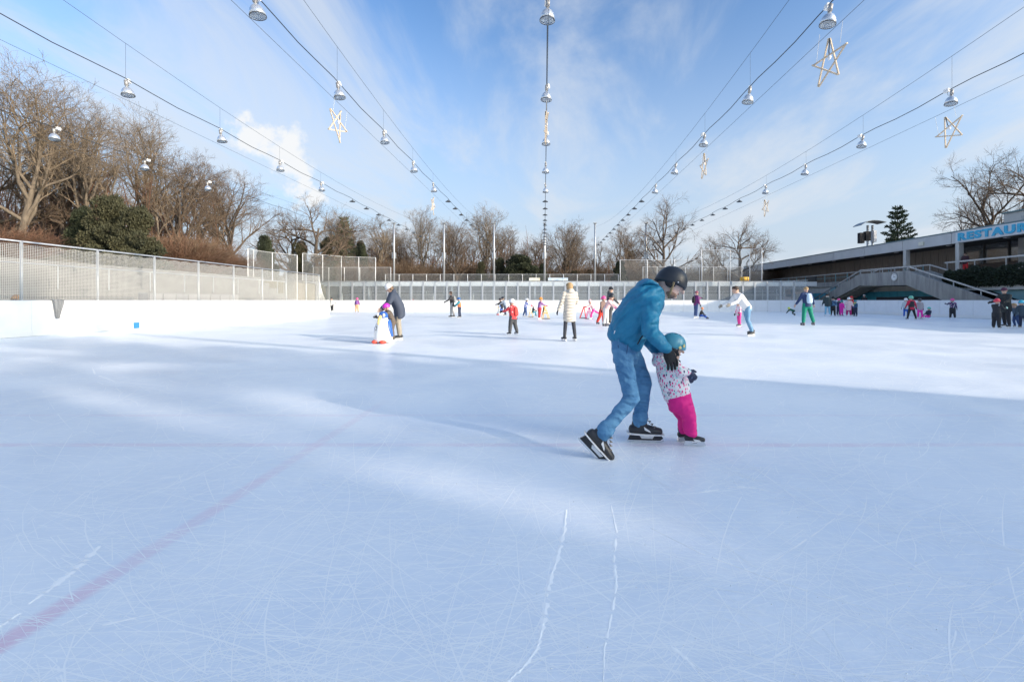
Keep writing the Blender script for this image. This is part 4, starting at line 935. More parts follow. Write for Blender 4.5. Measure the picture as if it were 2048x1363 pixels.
def pose_joints(h, kid, legs, arms, lean=0.0, head=(0, 0), twist=0):
    """template pose; local x forward, y left, z up"""
    J = {}; hw = .052*h; th, sh = (.245*h, .235*h) if not kid else (.22*h, .2*h)
    for sd, nm, l in ((1, 'l', legs[0]), (-1, 'r', legs[1])):
        pt, bend, out = [R(a) for a in l[:3]]; hip = V((0, sd*hw, 0))
        d1 = V((math.sin(pt)*math.cos(out), sd*math.sin(out), -math.cos(pt)*math.cos(out))); p2 = pt-bend
        d2 = V((math.sin(p2)*math.cos(out), sd*math.sin(out), -math.cos(p2)*math.cos(out)))
        J['hip_'+nm] = hip; J['kn_'+nm] = hip+d1*th; J['an_'+nm] = hip+d1*th+d2*sh; J['fp_'+nm] = R(l[3]) if len(l) > 3 else 0
    low = min(J['an_l'].z, J['an_r'].z); sc = h/1.75*(1.0 if not kid else .95); J['sk'] = sc; up0 = .152*sc-low
    for k, v in J.items():
        if isinstance(v, V): v.z += up0
    P = V((0, 0, up0)); L = R(lean); up = V((math.sin(L), 0, math.cos(L))); tl = .30*h if not kid else .29*h
    J['pelvis'] = P; J['neck'] = P+up*tl; J['up'] = up; sw = (.11 if not kid else .105)*h
    side = V((math.sin(R(twist)), math.cos(R(twist)), 0)); J['side'] = side
    for sd, nm, a in ((1, 'l', arms[0]), (-1, 'r', arms[1])):
        s0 = P+up*tl*.93+side*sd*sw; p, out, bend = [R(q) for q in a[:3]]; inn = R(a[3]) if len(a) > 3 else 0
        d1 = V((math.sin(p)*math.cos(out), sd*math.sin(out), -math.cos(p)*math.cos(out))); p2 = p+bend; o2 = out-inn
        d2 = V((math.sin(p2)*math.cos(o2), sd*math.sin(o2), -math.cos(p2)*math.cos(o2))); ua, fa = (.165*h, .15*h) if not kid else (.145*h, .125*h)
        J['sh_'+nm] = s0; J['el_'+nm] = s0+d1*ua; J['wr_'+nm] = s0+d1*ua+d2*fa
    hr = (.062 if not kid else .078)*h; hp = R(head[0]); hy = R(head[1]); J['hr'] = hr
    fw = V((math.cos(hp)*math.cos(hy), math.cos(hp)*math.sin(hy), -math.sin(hp))); J['hf'] = fw; J['hu'] = (V((0, 0, 1))*.7+up*.3-fw*(V((0, 0, 1))*.7+up*.3).dot(fw)).normalized()
    J['head'] = J['neck']+(up*.6+V((0, 0, .4)))*(.052*h+hr*.72)+fw*hr*.12
    return J
def dress(t, J, h, kid, c, vox=.024, rings=None, k=1.0):
    """builds body, garments, skates and headgear under t from joints J"""
    up, side = J['up'], J['side']; fwd = side.cross(up).normalized(); P, NK = J['pelvis'], J['neck']; sp = NK-P
    # body
    b = MB(); hr, hf, hu, hc = J['hr'], J['hf'], J['hu'], J['head']; hs = hu.cross(hf)
    b.loft([(P+(up*.05*h if rings else -up*.03*h), side*.07*h, fwd*.05*h), (P+sp*.5, side*.072*h, fwd*.05*h), (P+sp*.85, side*.085*h, fwd*.05*h)], 10)
    b.caps([NK-up*.04*h, NK.lerp(hc, .6)], [.034*h, .032*h], 8)
    b.ell(hc+hu*hr*.12, hf*hr*.98, hs*hr*.84, hu*hr*1.05); b.ell(hc-hu*hr*.45+hf*hr*.15, hf*hr*.75, hs*hr*.66, hu*hr*.66)
    for s in 'lr':
        b.caps([J['sh_'+s], J['el_'+s], J['wr_'+s]], [.026*h, .022*h, .018*h], 8); b.caps([J['hip_'+s], J['kn_'+s], J['an_'+s]], [.036*h, .03*h, .022*h], 8)
    near = vox < .015
    b.caps([hc+hf*hr*.93+hu*hr*.1, hc+hf*hr*1.16-hu*hr*.2], [hr*.1, hr*.16], 6); b.ell(hc+hf*hr*.72-hu*hr*.82, hf*hr*.26, hs*hr*.3, hu*hr*.2, 8, 6)
    for s in (1, -1): b.ell(hc+hs*s*hr*.86-hf*hr*.05-hu*hr*.05, hf*hr*.16, hs*hr*.1, hu*hr*.28, 8, 6)
    remesh(b.build('body', c.get('skin', SKIN), t, True), min(vox, hr*.13), 3)
    for s in (1, -1): MB().ell(hc+hf*hr*.88+hs*s*hr*.34+hu*hr*.12, hf*hr*.09, hs*hr*.12, hu*hr*.07, 8, 6).build('eye', mat('eye_dark', (.03, .022, .018), .3), t, True)
    MB().ell(hc+hf*hr*.9-hu*hr*.5, hf*hr*.07, hs*hr*.26, hu*hr*.05, 8, 6).build('mouth', mat('lips', (.42, .16, .14), .5), t, True)
    # trousers
    g = c.get('legw', 1.0)*k; b = MB(); pu = J.get('pup') or up; pf = side.cross(pu).normalized(); PP = J.get('pp') or P
    b.loft([(PP-pu*.07*h, side*.082*h*g, pf*.066*h*g), (PP+pu*.02*h, side*.088*h*g, pf*.07*h*g), (PP+pu*.075*h, side*.08*h, pf*.066*h)], 12)
    for s in 'lr':
        kn, an, hp = J['kn_'+s], J['an_'+s], J['hip_'+s]; end = kn.lerp(an, c.get('legend', .93))
        b.caps([hp, hp.lerp(kn, .5), kn, kn.lerp(end, .45), end], [.054*h*g, .05*h*g, .041*h*g, .039*h*g, c.get('ankle', .034)*h*g], 10)
    remesh(b.build('trousers', c['tr'], t, True), vox, 5, c.get('fold', 0)*1.0, .09)
    # jacket
    g = c.get('puff', 1.0)*k; b = MB(); ln = c.get('len', .06)*h; dn = (((J['kn_l']+J['kn_r'])/2-P).normalized()*.8-up*.2).normalized() if ln > .12*h else -up
    if rings: b.loft(rings, 18, .35)
    else:
        R_ = [(P+dn*ln, side*.098*h*g, fwd*.078*h*g)]
        if ln > .12*h: R_.append((P+dn*ln*.4, side*.098*h*g, fwd*.08*h*g))
        R_ += [(P+up*.04*h, side*.092*h*g, fwd*.075*h*g), (P+sp*.5, side*.092*h*g, fwd*.073*h*g), (P+sp*.78, side*.1*h*g, fwd*.072*h*g), (P+sp*.95, side*.088*h*g, fwd*.058*h*g), (NK+up*.02*h, side*.045*h, fwd*.045*h)]
        b.loft(R_, 16, .35)
    aw = c.get('armw', 1.0)*g
    for s in 'lr':
        S_, E, Wr = J['sh_'+s], J['el_'+s], J['wr_'+s]; root = S_.lerp(NK, .25)
        b.caps([root, S_, S_.lerp(E, .5), E, E.lerp(Wr, .5), E.lerp(Wr, .94)], [.036*h*aw, .04*h*aw, .037*h*aw, .034*h*aw, .03*h*aw, .026*h*aw], 10)
    if c.get('hood'): b.ell(NK-fwd*.055*h+up*.02*h, side*.065*h, fwd*.045*h, up*.05*h, 10, 7)
    remesh(b.build('jacket', c['ja'], t, True), vox, 5, c.get('fold', 0), .13)
    if c.get('fur'): b = MB(); b.ell(NK-fwd*.03*h+up*.03*h, side*.085*h, fwd*.06*h, up*.028*h, 12, 6); remesh(b.build('fur_collar', c['fur'], t, True), vox, 2)
    if c.get('vest'): b = MB(); b.loft([(P+up*.02*h, side*.1*h*g, fwd*.082*h*g), (P+sp*.5, side*.1*h*g, fwd*.08*h*g), (P+sp*.9, side*.09*h*g, fwd*.074*h*g)], 14, .2); remesh(b.build('vest', c['vest'], t, True), vox, 3)
    if c.get('pack'):
        b = MB(); o = -fwd*.115*h; b.loft([(P+sp*.12+o, side*.075*h, fwd*.05*h), (P+sp*.5+o, side*.08*h, fwd*.055*h), (P+sp*.88+o*.95, side*.06*h, fwd*.04*h)], 12, .5); pk = remesh(b.build('backpack', c['pack'], t, True), vox, 3)
        for s in (1, -1): MB().tube([P+sp*.88+o*.7+side*s*.05*h, P+sp*1.0+side*s*.055*h, P+sp*.85+fwd*.075*h+side*s*.06*h, P+sp*.4+fwd*.085*h+side*s*.07*h], .012*h, 6).build('strap', c['pack'], pk)
    # hands
    gm = c.get('gl', SKIN); hm = mitten_mesh(gm) if c.get('mitten') else hand_mesh(gm); hk = h/1.75*(1.12 if kid else 1.0)
    for s, sg in (('l', 1), ('r', -1)):
        d = J.get('hd_'+s) or (J['wr_'+s]-J['el_'+s]).normalized(); nz = (side*sg*-1+V((0, 0, .01))); nz = J.get('hn_'+s) or nz
        M = Matrix.Translation(J['wr_'+s]) @ frame(d, -nz) @ Matrix.Diagonal((hk*J.get('hk', 1), hk*sg*-1*J.get('hk', 1), hk*J.get('hk', 1), 1))
        put('glove' if gm is not SKIN else 'hand', hm, t, M)
    # skates
    bm, hm_, bl = skate_meshes(c.get('sk', M_black), c.get('holder', mat('holder_black', (.02, .02, .022), .4)))
    for s, sg in (('l', 1), ('r', -1)):
        a = J['fp_'+s]; d = J.get('fd_'+s) or V((math.cos(a), sg*.12, -math.sin(a))); uz = J.get('fu_'+s) or V((math.sin(a), 0, math.cos(a)))
        M = Matrix.Translation(J['an_'+s]) @ frame(d, uz) @ Matrix.Diagonal((J['sk'],)*3+(1,)); o = put('skate', bm, t, M); put('holder', hm_, o); put('blade', bl, o)
    # headgear
    HM = Matrix.Translation(hc+hu*hr*.12) @ frame(hf, hu) @ Matrix.Diagonal((hr,)*3+(1,))
    if c.get('hel'):
        o = put('helmet', helmet_mesh(c['hel']), t, HM); put('vents', vents_mesh(), o)
        st = MB()
        for s in (1, -1): st.tube([hc+hs*s*hr*1.0+hu*hr*.05+hf*hr*.15, hc+hs*s*hr*.72-hu*hr*.8+hf*hr*.3, hc-hu*hr*1.05+hf*hr*.4], hr*c.get('strapw', .06), 5)
        st.build('chin_strap', c.get('strap', M_black), t)
    if c.get('bean'): put('beanie', beanie_mesh(c['bean'], c.get('pom', False)), t, HM)
    if c.get('hair'): put('hair', hair_mesh(c['hair'], c.get('hairlen', .6)), t, HM @ Matrix.Diagonal((.97, .97, .97, 1)))
    return t
STAND = ((3, 5, 4), (-3, 4, 4)); HANG = ((8, 12, 14), (4, 12, 12))
def person(px, py, h, face, label, c, legs=STAND, arms=HANG, lean=3, head=(5, 0), kid=False, group=None, z=0, Y=None, twist=0, drop=0):
    """stand a person on the ice where the photo shows the skates; face: heading in degrees, 0 = to the right, 90 = away"""
    p = G(px, py) if Y is None else V(((px-VX)/F*Y, Y, 0)); p.z = z
    t = thing('person', p, label, 'person', group, R(face)); J = pose_joints(h, kid, legs, arms, lean, head, twist)
    if drop:
        for k_, v in J.items():
            if isinstance(v, V) and k_ not in ('up', 'side', 'hf', 'hu'): v.z -= drop
    return dress(t, J, h, kid, c, vox=max(.014, min(.028, p.y*.0008+.006)), k=1.13)
C = lambda n, *a, **k: cloth(n, *a, **k)
BLK = C('black', (.018, .018, .022)); NAVY = C('navy', (.025, .035, .075)); CHAR = C('charcoal', (.06, .062, .068)); JEAN = C('jeans', (.06, .15, .3), col2=(.12, .24, .4), nscale=6)
PINK = C('pink', (.75, .05, .3)); MAG = C('magenta', (.85, .03, .42)); LPINK = C('pale_pink', (.72, .46, .46)); RED = C('red', (.6, .03, .035)); WHT = C('white', (.8, .78, .74)); GREY = C('grey', (.34, .34, .34)); BEIGE = C('beige', (.62, .56, .48), bump=.3, bscale=6)
TEAL = C('teal', (.02, .25, .33)); GREEN = C('green', (.0, .24, .15)); LIME = C('lime', (.5, .75, .05)); ORNG = C('orange', (.8, .2, .06)); PURP = C('purple', (.2, .05, .24)); BLUE = C('blue', (.02, .1, .45)); LBLUE = C('light_blue', (.25, .5, .7)); BRN = C('brown', (.12, .095, .075)); TAN = C('tan', (.3, .27, .22))
hp = lambda n, col: mat('shell_'+n, col, .32, coat=.3)
H_PINK, H_MAG, H_BLUE, H_RED, H_TEAL, H_LIME, H_WHITE, H_ORNG, H_BLACK, H_CYAN, H_MINT = [hp(n, c_) for n, c_ in (('pink', (.8, .08, .3)), ('magenta', (.55, .02, .45)), ('blue', (.02, .1, .3)), ('red', (.7, .03, .06)), ('teal', (.0, .22, .25)), ('lime', (.6, .75, .05)), ('white', (.8, .8, .8)), ('orange', (.75, .25, .08)), ('black', (.02, .02, .025)), ('cyan', (.05, .5, .65)), ('mint', (.1, .6, .45)))]
folds(BEIGE, 3.6, .9, (0, 0, 0), .05, .4)
HAIR_B = mat('hair_blond', (.5, .33, .16), .6, noise=.4, nscale=30); HAIR_D = mat('hair_dark', (.05, .03, .02), .6); HAIR_BR = mat('hair_brown', (.16, .1, .06), .6, noise=.3, nscale=25)
FLOW = dots('floral_red', (.62, .05, .06), [(.8, .75, .72), (.1, .02, .03), (.62, .05, .06), (.8, .4, .4)], 14, .4); FLOWP = dots('floral_navy', (.03, .03, .09), [(.7, .3, .5), (.75, .7, .75), (.03, .03, .09)], 18, .4)
STRIPE = dots('stripe_purple', (.3, .12, .35), [(.6, .2, .3), (.2, .15, .45), (.5, .4, .5)], 12, .5, (1, 1, 4)); BDOT = dots('blue_pattern', (.03, .08, .18), [(.1, .3, .5), (.02, .03, .08), (.2, .4, .55)], 16, .45)
SK_B = mat('skate_black', (.025, .026, .03), .45); SK_W = mat('skate_white', (.75, .75, .75), .5); SK_G = mat('skate_grey', (.14, .14, .15), .5); HOLD_W = mat('holder_white', (.78, .78, .78), .4)
SKB = dict(sk=SK_B, holder=HOLD_W); SKW = dict(sk=SK_W, holder=HOLD_W); SKG = dict(sk=SK_G)
# --- mother bending over child with the penguin
person(799, 679, 1.7, 205, 'woman in navy coat and white beanie bending over a child behind the penguin', dict(ja=C('navy_coat', (.05, .065, .1)), tr=TAN, gl=SKIN, bean=C('beanie_white', (.82, .78, .76)), hair=HAIR_BR, hairlen=1.0, len=.17, puff=1.2, hood=1, **SKB), legs=((8, 14, 5), (2, 10, 5)), arms=((22, 10, 22, 10), (20, 14, 26, 8)), lean=27, head=(38, 0))
person(784, 681.5, 1.15, 215, 'child in brown snowsuit and purple helmet holding the penguin', dict(ja=BRN, tr=BRN, gl=BLK, hel=H_MAG, legw=1.15, puff=1.1, **SKB), legs=((6, 14, 5), (0, 8, 5)), arms=((52, 8, 25, 6), (48, 12, 30, 6)), lean=22, head=(20, 0), kid=True)
def penguin(px, py, h, face, label, n):
    p = G(px, py); t = thing('penguin_skating_aid', p, label, 'skating aid', 'penguin skating aids', R(face)); s = h/.9
    wm = mat('penguin_white', (.82, .82, .8), .3, coat=.3); bm = mat('penguin_blue', (.03, .12, .42), .3, coat=.3); rm = mat('penguin_red', (.7, .08, .05), .35); ym = mat('penguin_yellow', (.8, .55, .2), .4)
    b = MB(); b.lathe([(0, .03), (.24, .03), (.27, .08), (.26, .2), (.225, .4), (.175, .58), (.14, .68), (.12, .75), (0, .76)], 22); o = b.build('body', wm, t, True)
    b = MB(); b.ell((0, 0, .77), (.15, 0, 0), (0, .14, 0), (0, 0, .14), 16, 10); hd = b.build('head', bm, t, True)
    MB().loft([(V((.1, 0, .77)), V((0, .055, 0)), V((0, 0, .075))), (V((.2, 0, .7)), V((0, .045, 0)), V((0, 0, .06))), (V((.25, 0, .56)), V((0, .022, 0)), V((.02, 0, .03)))], 10, .8).build('beak', ym, t, True)
    for sg in (1, -1):
        MB().ell((.1, sg*.085, .8), (.05, 0, 0), (0, .035, 0), (0, 0, .055), 10, 7).build('eye_patch', wm, hd, True); MB().ell((.145, sg*.1, .8), (.012, 0, 0), (0, .012, 0), (0, 0, .018), 8, 6).build('pupil', M_black, hd, True)
        MB().loft([(V((-.02, sg*.16, .62)), V((.05, 0, 0)), V((0, .025, 0))), (V((-.02, sg*.225, .42)), V((.09, 0, 0)), V((0, .03, .0))), (V((-.03, sg*.28, .2)), V((.05, 0, 0)), V((0, .02, 0)))], 10, .8).build('flipper', bm, t, True)
        MB().ell((.2, sg*.12, .05), (.13, 0, 0), (0, .095, 0), (0, 0, .055), 12, 7).build('foot', rm, t, True)
        MB().tube([(-.05, sg*.12, .7), (-.2, sg*.16, .68)], .015, 6).build('handle', M_black, t)
    MB().ell((-.14, 0, .42), (.14, 0, 0), (0, .2, 0), (0, 0, .34), 14, 9).build('back', bm, t, True)
    cu = bpy.data.curves.new('number', 'FONT'); cu.body = '2'; cu.size = .17; cu.extrude = .004; ob = bpy.data.objects.new('tmp', cu); COL.objects.link(ob); dg = bpy.context.evaluated_depsgraph_get(); me = bpy.data.meshes.new_from_object(ob.evaluated_get(dg)); bpy.data.objects.remove(ob)
    for v in me.vertices: x_, y_, z_ = v.co; ang = -.35-.0+(x_-.05)*4.0; rr = .228+.012-(y_)*.22; v.co = (rr*math.cos(ang)*1.0, rr*math.sin(ang), .37+y_)
    me.materials.clear(); me.materials.append(M_black); put('number', me, t); t.scale = (s, s, s); return t
penguin(766, 685.5, .88, 258, 'white and blue penguin skating aid with the number 2 and red feet', 2)
# --- middle distance
person(1139, 681.5, 1.66, 112, 'blond woman in long quilted cream coat seen from behind', dict(ja=BEIGE, tr=C('leggings', (.03, .033, .045)), gl=BLK, hair=HAIR_B, hairlen=1.0, len=.2, puff=1.06, armw=.95, hood=1, legw=.8, **SKB), legs=((2, 3, 5), (-2, 3, 5)), arms=((6, 16, 12), (10, 16, 60, 20)), lean=-2, head=(0, 25))
person(1026, 669, 1.26, 150, 'child in red flowered jacket and white helmet with one arm out', dict(ja=FLOW, tr=CHAR, gl=BLK, hel=H_WHITE, legw=1.25, puff=1.15, pack=C('red_pack', (.7, .06, .05)), **SKB), legs=((8, 8, 8), (-4, 10, 7)), arms=((52, 10, 20), (-8, 16, 10)), lean=4, kid=True)
person(904, 634.5, 1.76, 190, 'dark haired woman in black jacket towing a child by a pole', dict(ja=C('blackish', (.03, .03, .035)), tr=GREY, gl=BLK, hair=HAIR_D, hairlen=1.0, len=.1, pack=C('pack_grey', (.3, .3, .3)), **SKB), legs=((10, 12, 4), (-4, 10, 4)), arms=((30, 10, 30), (-12, 12, 10)), lean=6)
person(919, 635, 1.4, 182, 'child in orange vest and blue helmet held by a pole', dict(ja=TEAL, vest=ORNG, tr=NAVY, gl=BLK, hel=H_BLUE, legw=1.15, **SKB), arms=((40, 8, 18), (36, 8, 18)), lean=4, kid=True)
def pole(a, c, label): tag(MB().tube([V((0, 0, 0)), V(c)-V(a)], .014, 6).build('tow_pole', mat('pole_pink', (.6, .4, .42), .5)), label, 'pole').location = a
pole(W(893, 608, 31.6), W(916, 615, 31.6), 'thin tow pole between the black jacketed woman and the orange child')
person(664, 623.5, 1.5, 250, 'small skater in white top and black trousers by the far left boards', dict(ja=WHT, tr=BLK, gl=BLK, hel=H_BLACK, **SKW), arms=((10, 55, 10), (10, 50, 10)), kid=True)
person(714, 624, 1.45, 100, 'child in purple jacket and peach trousers at the far left boards', dict(ja=PURP, tr=C('peach', (.8, .4, .22)), gl=BLK, hel=H_PINK, pack=C('pack_violet', (.18, .08, .3)), legw=1.2, **SKG), kid=True)
# --- group with skating aids in the centre
person(1004, 629.5, 1.4, 170, 'child in black jacket behind a white penguin left of centre', dict(ja=BLK, tr=NAVY, gl=BLK, hel=H_BLACK, **SKW), kid=True, arms=((45, 8, 25), (45, 8, 25)), lean=15)
penguin(1000, 629.5, .8, 200, 'distant white penguin skating aid beside the red flowered child', 1)
person(1010, 631, 1.5, 185, 'skater in grey top just behind the red flowered child', dict(ja=C('bluegrey', (.2, .25, .33)), tr=NAVY, gl=BLK, hel=H_BLACK, **SKB), kid=True, lean=15, arms=((40, 8, 25), (40, 8, 25)))
def aid(px, py, h, face, label, m, seat=True):
    p = G(px, py); t = thing('skating_frame', p, label, 'skating aid', 'skating frames', R(face)); s = h/.8; r = .022
    for sg in (1, -1):
        MB().tube([(.24, sg*.24, .02), (-.24, sg*.26, .02)], r, 6).build('runner', M_dark, t); MB().tube([(.2, sg*.23, .03), (-.06, sg*.2, .8)], r, 6).build('front_leg', m, t); MB().tube([(-.2, sg*.25, .03), (-.06, sg*.2, .8)], r, 6).build('rear_leg', m, t)
    MB().tube([(-.06, -.26, .8), (-.06, .26, .8)], r*1.1, 6).build('handle', m, t); MB().tube([(.08, -.22, .5), (.08, .22, .5)], r, 6).build('crossbar', m, t); MB().tube([(-.15, -.22, .3), (-.15, .22, .3)], r, 6).build('crossbar', m, t)
    if seat: MB().box((-.12, -.2, .34), (.12, .2, .38)).build('seat', m, t); MB().box((-.13, -.2, .4), (-.1, .2, .7)).build('backrest', M_dark, t)
    t.scale = (s, s, s); return t
YEL = mat('frame_yellow', (.75, .5, .08), .4); REDF = mat('frame_red', (.65, .04, .05), .4); MAGF = mat('frame_magenta', (.7, .03, .25), .4)
person(1051, 634, 1.36, 5, 'child in blue and white jacket pushing a yellow chair', dict(ja=dots('bluewhite', (.08, .12, .5), [(.7, .7, .8), (.1, .15, .5)], 9, .5), tr=C('denim_dark', (.05, .1, .25)), gl=C('glove_red', (.6, .05, .05)), hel=H_WHITE, hair=HAIR_D, hairlen=1.0, legw=1.1, **SKW), kid=True, arms=((48, 6, 18), (48, 6, 18)), lean=10, legs=((-12, 8, 4), (8, 8, 4)))
aid(1062, 634, .62, 0, 'yellow skating chair pushed by the blue and white child', YEL)
person(1066, 634, .95, 350, 'toddler in teal trousers and white helmet sitting on the yellow chair', dict(ja=BLK, tr=TEAL, gl=BLK, hel=H_WHITE, **SKB), kid=True, legs=((78, 80, 5), (78, 80, 5)), arms=((30, 10, 30), (30, 10, 30)), z=.08)
person(1079, 638, 1.38, 20, 'child in striped purple jacket and red trousers with orange hat', dict(ja=STRIPE, tr=RED, gl=C('glove_red2', (.6, .05, .06)), bean=C('hat_orange', (.75, .3, .05)), legw=1.25, puff=1.1, **SKW), kid=True, arms=((55, 8, 15), (50, 8, 15)), lean=8)
aid(1091, 637.5, .85, 10, 'yellow skating frame with black panel held by the striped child', YEL)
aid(1166, 636, .78, 180, 'empty red skating frame behind the cream coat', REDF, False)
aid(1177, 637.5, .72, 185, 'magenta skating frame pushed by the pale pink child', MAGF, False)
person(1187, 638, 1.3, 185, 'child in pale pink jacket lunging behind the magenta frame', dict(ja=LPINK, tr=PINK, gl=RED, bean=C('hat_pink', (.8, .5, .52)), pom=True, legw=1.1, **SKW), kid=True, legs=((28, 20, 4), (-52, 12, 4, 20)), arms=((62, 10, 10), (58, 10, 10)), lean=26)
person(1204, 649.5, 1.42, 320, 'child in brown jacket, pink helmet and red trousers', dict(ja=C('brown2', (.2, .13, .11)), tr=C('red_orange', (.7, .05, .03)), gl=BLK, hel=H_PINK, legw=1.2, **SKG), kid=True, lean=8, legs=((4, 6, 4), (-14, 12, 4)))
person(1212, 652, 1.55, 330, 'girl in pale pink jacket and light grey trousers bending forward', dict(ja=LPINK, tr=C('lightgrey', (.6, .58, .56)), gl=C('glove_pink', (.7, .2, .4)), hel=H_BLACK, legw=1.15, **SKG), lean=26, arms=((38, 8, 10), (42, 10, 14)), kid=True)
person(1220, 648, 1.78, 15, 'man in dark coat and black beanie left of the blue jacket', dict(ja=CHAR, tr=C('grey_dark', (.08, .08, .085)), gl=SKIN, bean=BLK, len=.16, puff=1.08, hood=1, **SKB), arms=((-4, 10, 14), (22, 12, 20)))
person(1243, 634, 1.4, 20, 'child in blue jacket half hidden behind the bending man', dict(ja=BLUE, tr=NAVY, gl=BLK, hel=H_BLUE, **SKB), kid=True, lean=20, arms=((40, 8, 20), (40, 8, 20)))
# --- right of the man
person(1392, 636.5, 1.72, 15, 'woman in purple jacket and hat with black rucksack pointing right', dict(ja=C('plum', (.2, .035, .17)), tr=C('denim2', (.05, .09, .22)), gl=BLK, bean=C('hat_plum', (.3, .08, .12)), pack=BLK, **SKW), arms=((72, 8, 14), (5, 8, 10)))
person(1401, 637.5, 1.05, 330, 'child with orange hat sitting on the ice by the purple jacket', dict(ja=BLK, tr=BLUE, gl=BLK, bean=C('hat_orange2', (.7, .25, .1)), **SKB), kid=True, legs=((86, 30, 8), (80, 20, 8)), lean=14, arms=((30, 15, 10), (30, 15, 10)))
person(1493, 671, 1.76, 185, 'man in white sweater and blue jeans skating bent forward to the left', dict(ja=C('sweater', (.78, .77, .76)), tr=C('jeans_light', (.1, .24, .42), col2=(.2, .36, .5), nscale=7), gl=TAN, hair=HAIR_D, hairlen=.15, legw=.92, len=.04, puff=.95, sk=SK_B, holder=HOLD_W), legs=((4, 24, 4, 5), (-14, 14, 6, 10)), arms=((40, 10, 28), (34, 12, 30)), lean=36, head=(10, -10))
person(1478, 652, 1.15, 190, 'small child in pink and white jacket behind the white sweater', dict(ja=dots('pinkwhite', (.78, .6, .65), [(.75, .08, .25), (.8, .75, .75)], 10, .5), tr=PINK, gl=BLK, hel=H_WHITE, **SKG), kid=True)
person(1614, 650.5, 1.78, 95, 'man in navy jacket and green trousers with pale blue backpack', dict(ja=C('navy2', (.02, .045, .13)), tr=GREEN, gl=SKIN, hair=HAIR_B, hairlen=.2, pack=C('pack_ice', (.5, .65, .78)), legw=1.15, puff=1.06, **SKG), legs=((0, 6, 8), (-6, 8, 9)), arms=((10, 24, 14), (6, 26, 12)), lean=5)
p_ = person(1587, 631, 1.05, 180, 'child in green snowsuit and lime helmet crawling on the ice', dict(ja=C('green_dark', (.0, .1, .07)), tr=C('black_green', (.01, .03, .03)), gl=BLK, hel=H_LIME, **SKB), kid=True, legs=((35, 95, 8), (10, 95, 8)), arms=((55, 6, -5), (40, 6, -5)), lean=68, head=(15, 0))
grp = 'children waiting by the stairs'
person(1655, 632.5, 1.62, 75, 'teenager in dark coat with pale fur hood and light blue jeans', dict(ja=C('coat_dark', (.03, .05, .055)), tr=C('jeans_sky', (.22, .45, .6)), gl=BLK, hair=HAIR_D, hairlen=.4, fur=C('fur', (.6, .55, .48)), len=.09, puff=1.12, **SKW), group=grp)
person(1666, 632, 1.45, 250, 'child in blue patterned jacket and black hat beside the fur hood', dict(ja=BDOT, tr=BLK, gl=BLK, bean=BLK, legw=1.2, **SKB), kid=True, group=grp)
person(1677, 630.5, 1.35, 20, 'child in navy suit and pink helmet left of the magenta suit', dict(ja=NAVY, tr=NAVY, gl=SKIN, hel=H_PINK, legw=1.15, **SKB), kid=True, group=grp)
person(1683, 631.5, 1.2, 20, 'child in bright magenta snowsuit and teal helmet', dict(ja=MAG, tr=MAG, gl=MAG, hel=H_TEAL, legw=1.2, puff=1.1, **SKB), kid=True, group=grp)
person(1697.5, 632.5, 1.42, 240, 'girl in long pale pink coat and white helmet', dict(ja=C('coat_pink', (.75, .55, .56)), tr=C('crimson', (.45, .02, .17)), gl=PURP, hel=H_WHITE, len=.16, puff=1.12, legw=1.2, **SKW), kid=True, group=grp, arms=((10, 18, 20), (25, 15, 50)))
person(1704, 630.5, 1.5, 180, 'person in red hooded jacket behind the pale pink coat', dict(ja=RED, tr=BLK, gl=BLK, bean=RED, hood=1, **SKB), kid=True, group=grp)
person(1711, 632, 1.22, 200, 'child in lime and blue jacket at the right of the waiting group', dict(ja=dots('limeblue', (.03, .1, .2), [(.5, .7, .1), (.03, .1, .2)], 3.2, .6), tr=NAVY, gl=BLK, hel=H_TEAL, legw=1.2, **SKG), kid=True, group=grp)
person(1729, 620, 1.65, 200, 'grey haired person in black looking over the boards from the stairs', dict(ja=BLK, tr=BLK, gl=BLK, hair=mat('hair_grey', (.5, .5, .5), .6), hairlen=.3, **SKB), Y=42.0)
grp2 = 'skaters by the shaded boards'
person(1812, 635.5, 1.35, 60, 'child in pale grey jacket at the left of the red jacket', dict(ja=C('palegrey', (.5, .55, .58)), tr=BLUE, gl=BLK, hel=H_WHITE, **SKW), kid=True, group=grp2)
person(1823, 639, 1.5, 85, 'skater in red and black jacket and green helmet standing astride', dict(ja=C('red2', (.6, .02, .07)), vest=C('black_vest', (.03, .03, .035)), tr=BLK, gl=BLK, hel=hp('greenblue', (.15, .5, .35)), **SKB), legs=((0, 4, 15), (0, 4, 15)), arms=((0, 22, 10), (0, 22, 10)), kid=True, group=grp2)
person(1840, 637.5, 1.32, 75, 'child in grey jacket and magenta trousers right of the red jacket', dict(ja=C('mauvegrey', (.38, .34, .36)), tr=MAG, gl=BLK, hel=H_BLACK, **SKW), kid=True, group=grp2)
person(1857, 637.5, 1.15, 190, 'child in navy jacket and mint helmet sitting against the boards', dict(ja=NAVY, tr=MAG, gl=BLK, hel=H_MINT, fur=C('fur2', (.7, .68, .68)), **SKW), kid=True, legs=((84, 10, 8), (80, 6, 8)), lean=-8, arms=((25, 10, 30), (25, 10, 30)), group=grp2)
person(1905, 638, 1.33, 60, 'child in flowered jacket and pink helmet alone at the shaded boards', dict(ja=FLOWP, tr=BLK, gl=BLK, hel=H_PINK, legw=1.2, **SKW), kid=True, arms=((60, 20, 40), (5, 14, 12)), group=grp2)
grp3 = 'family at the right edge'
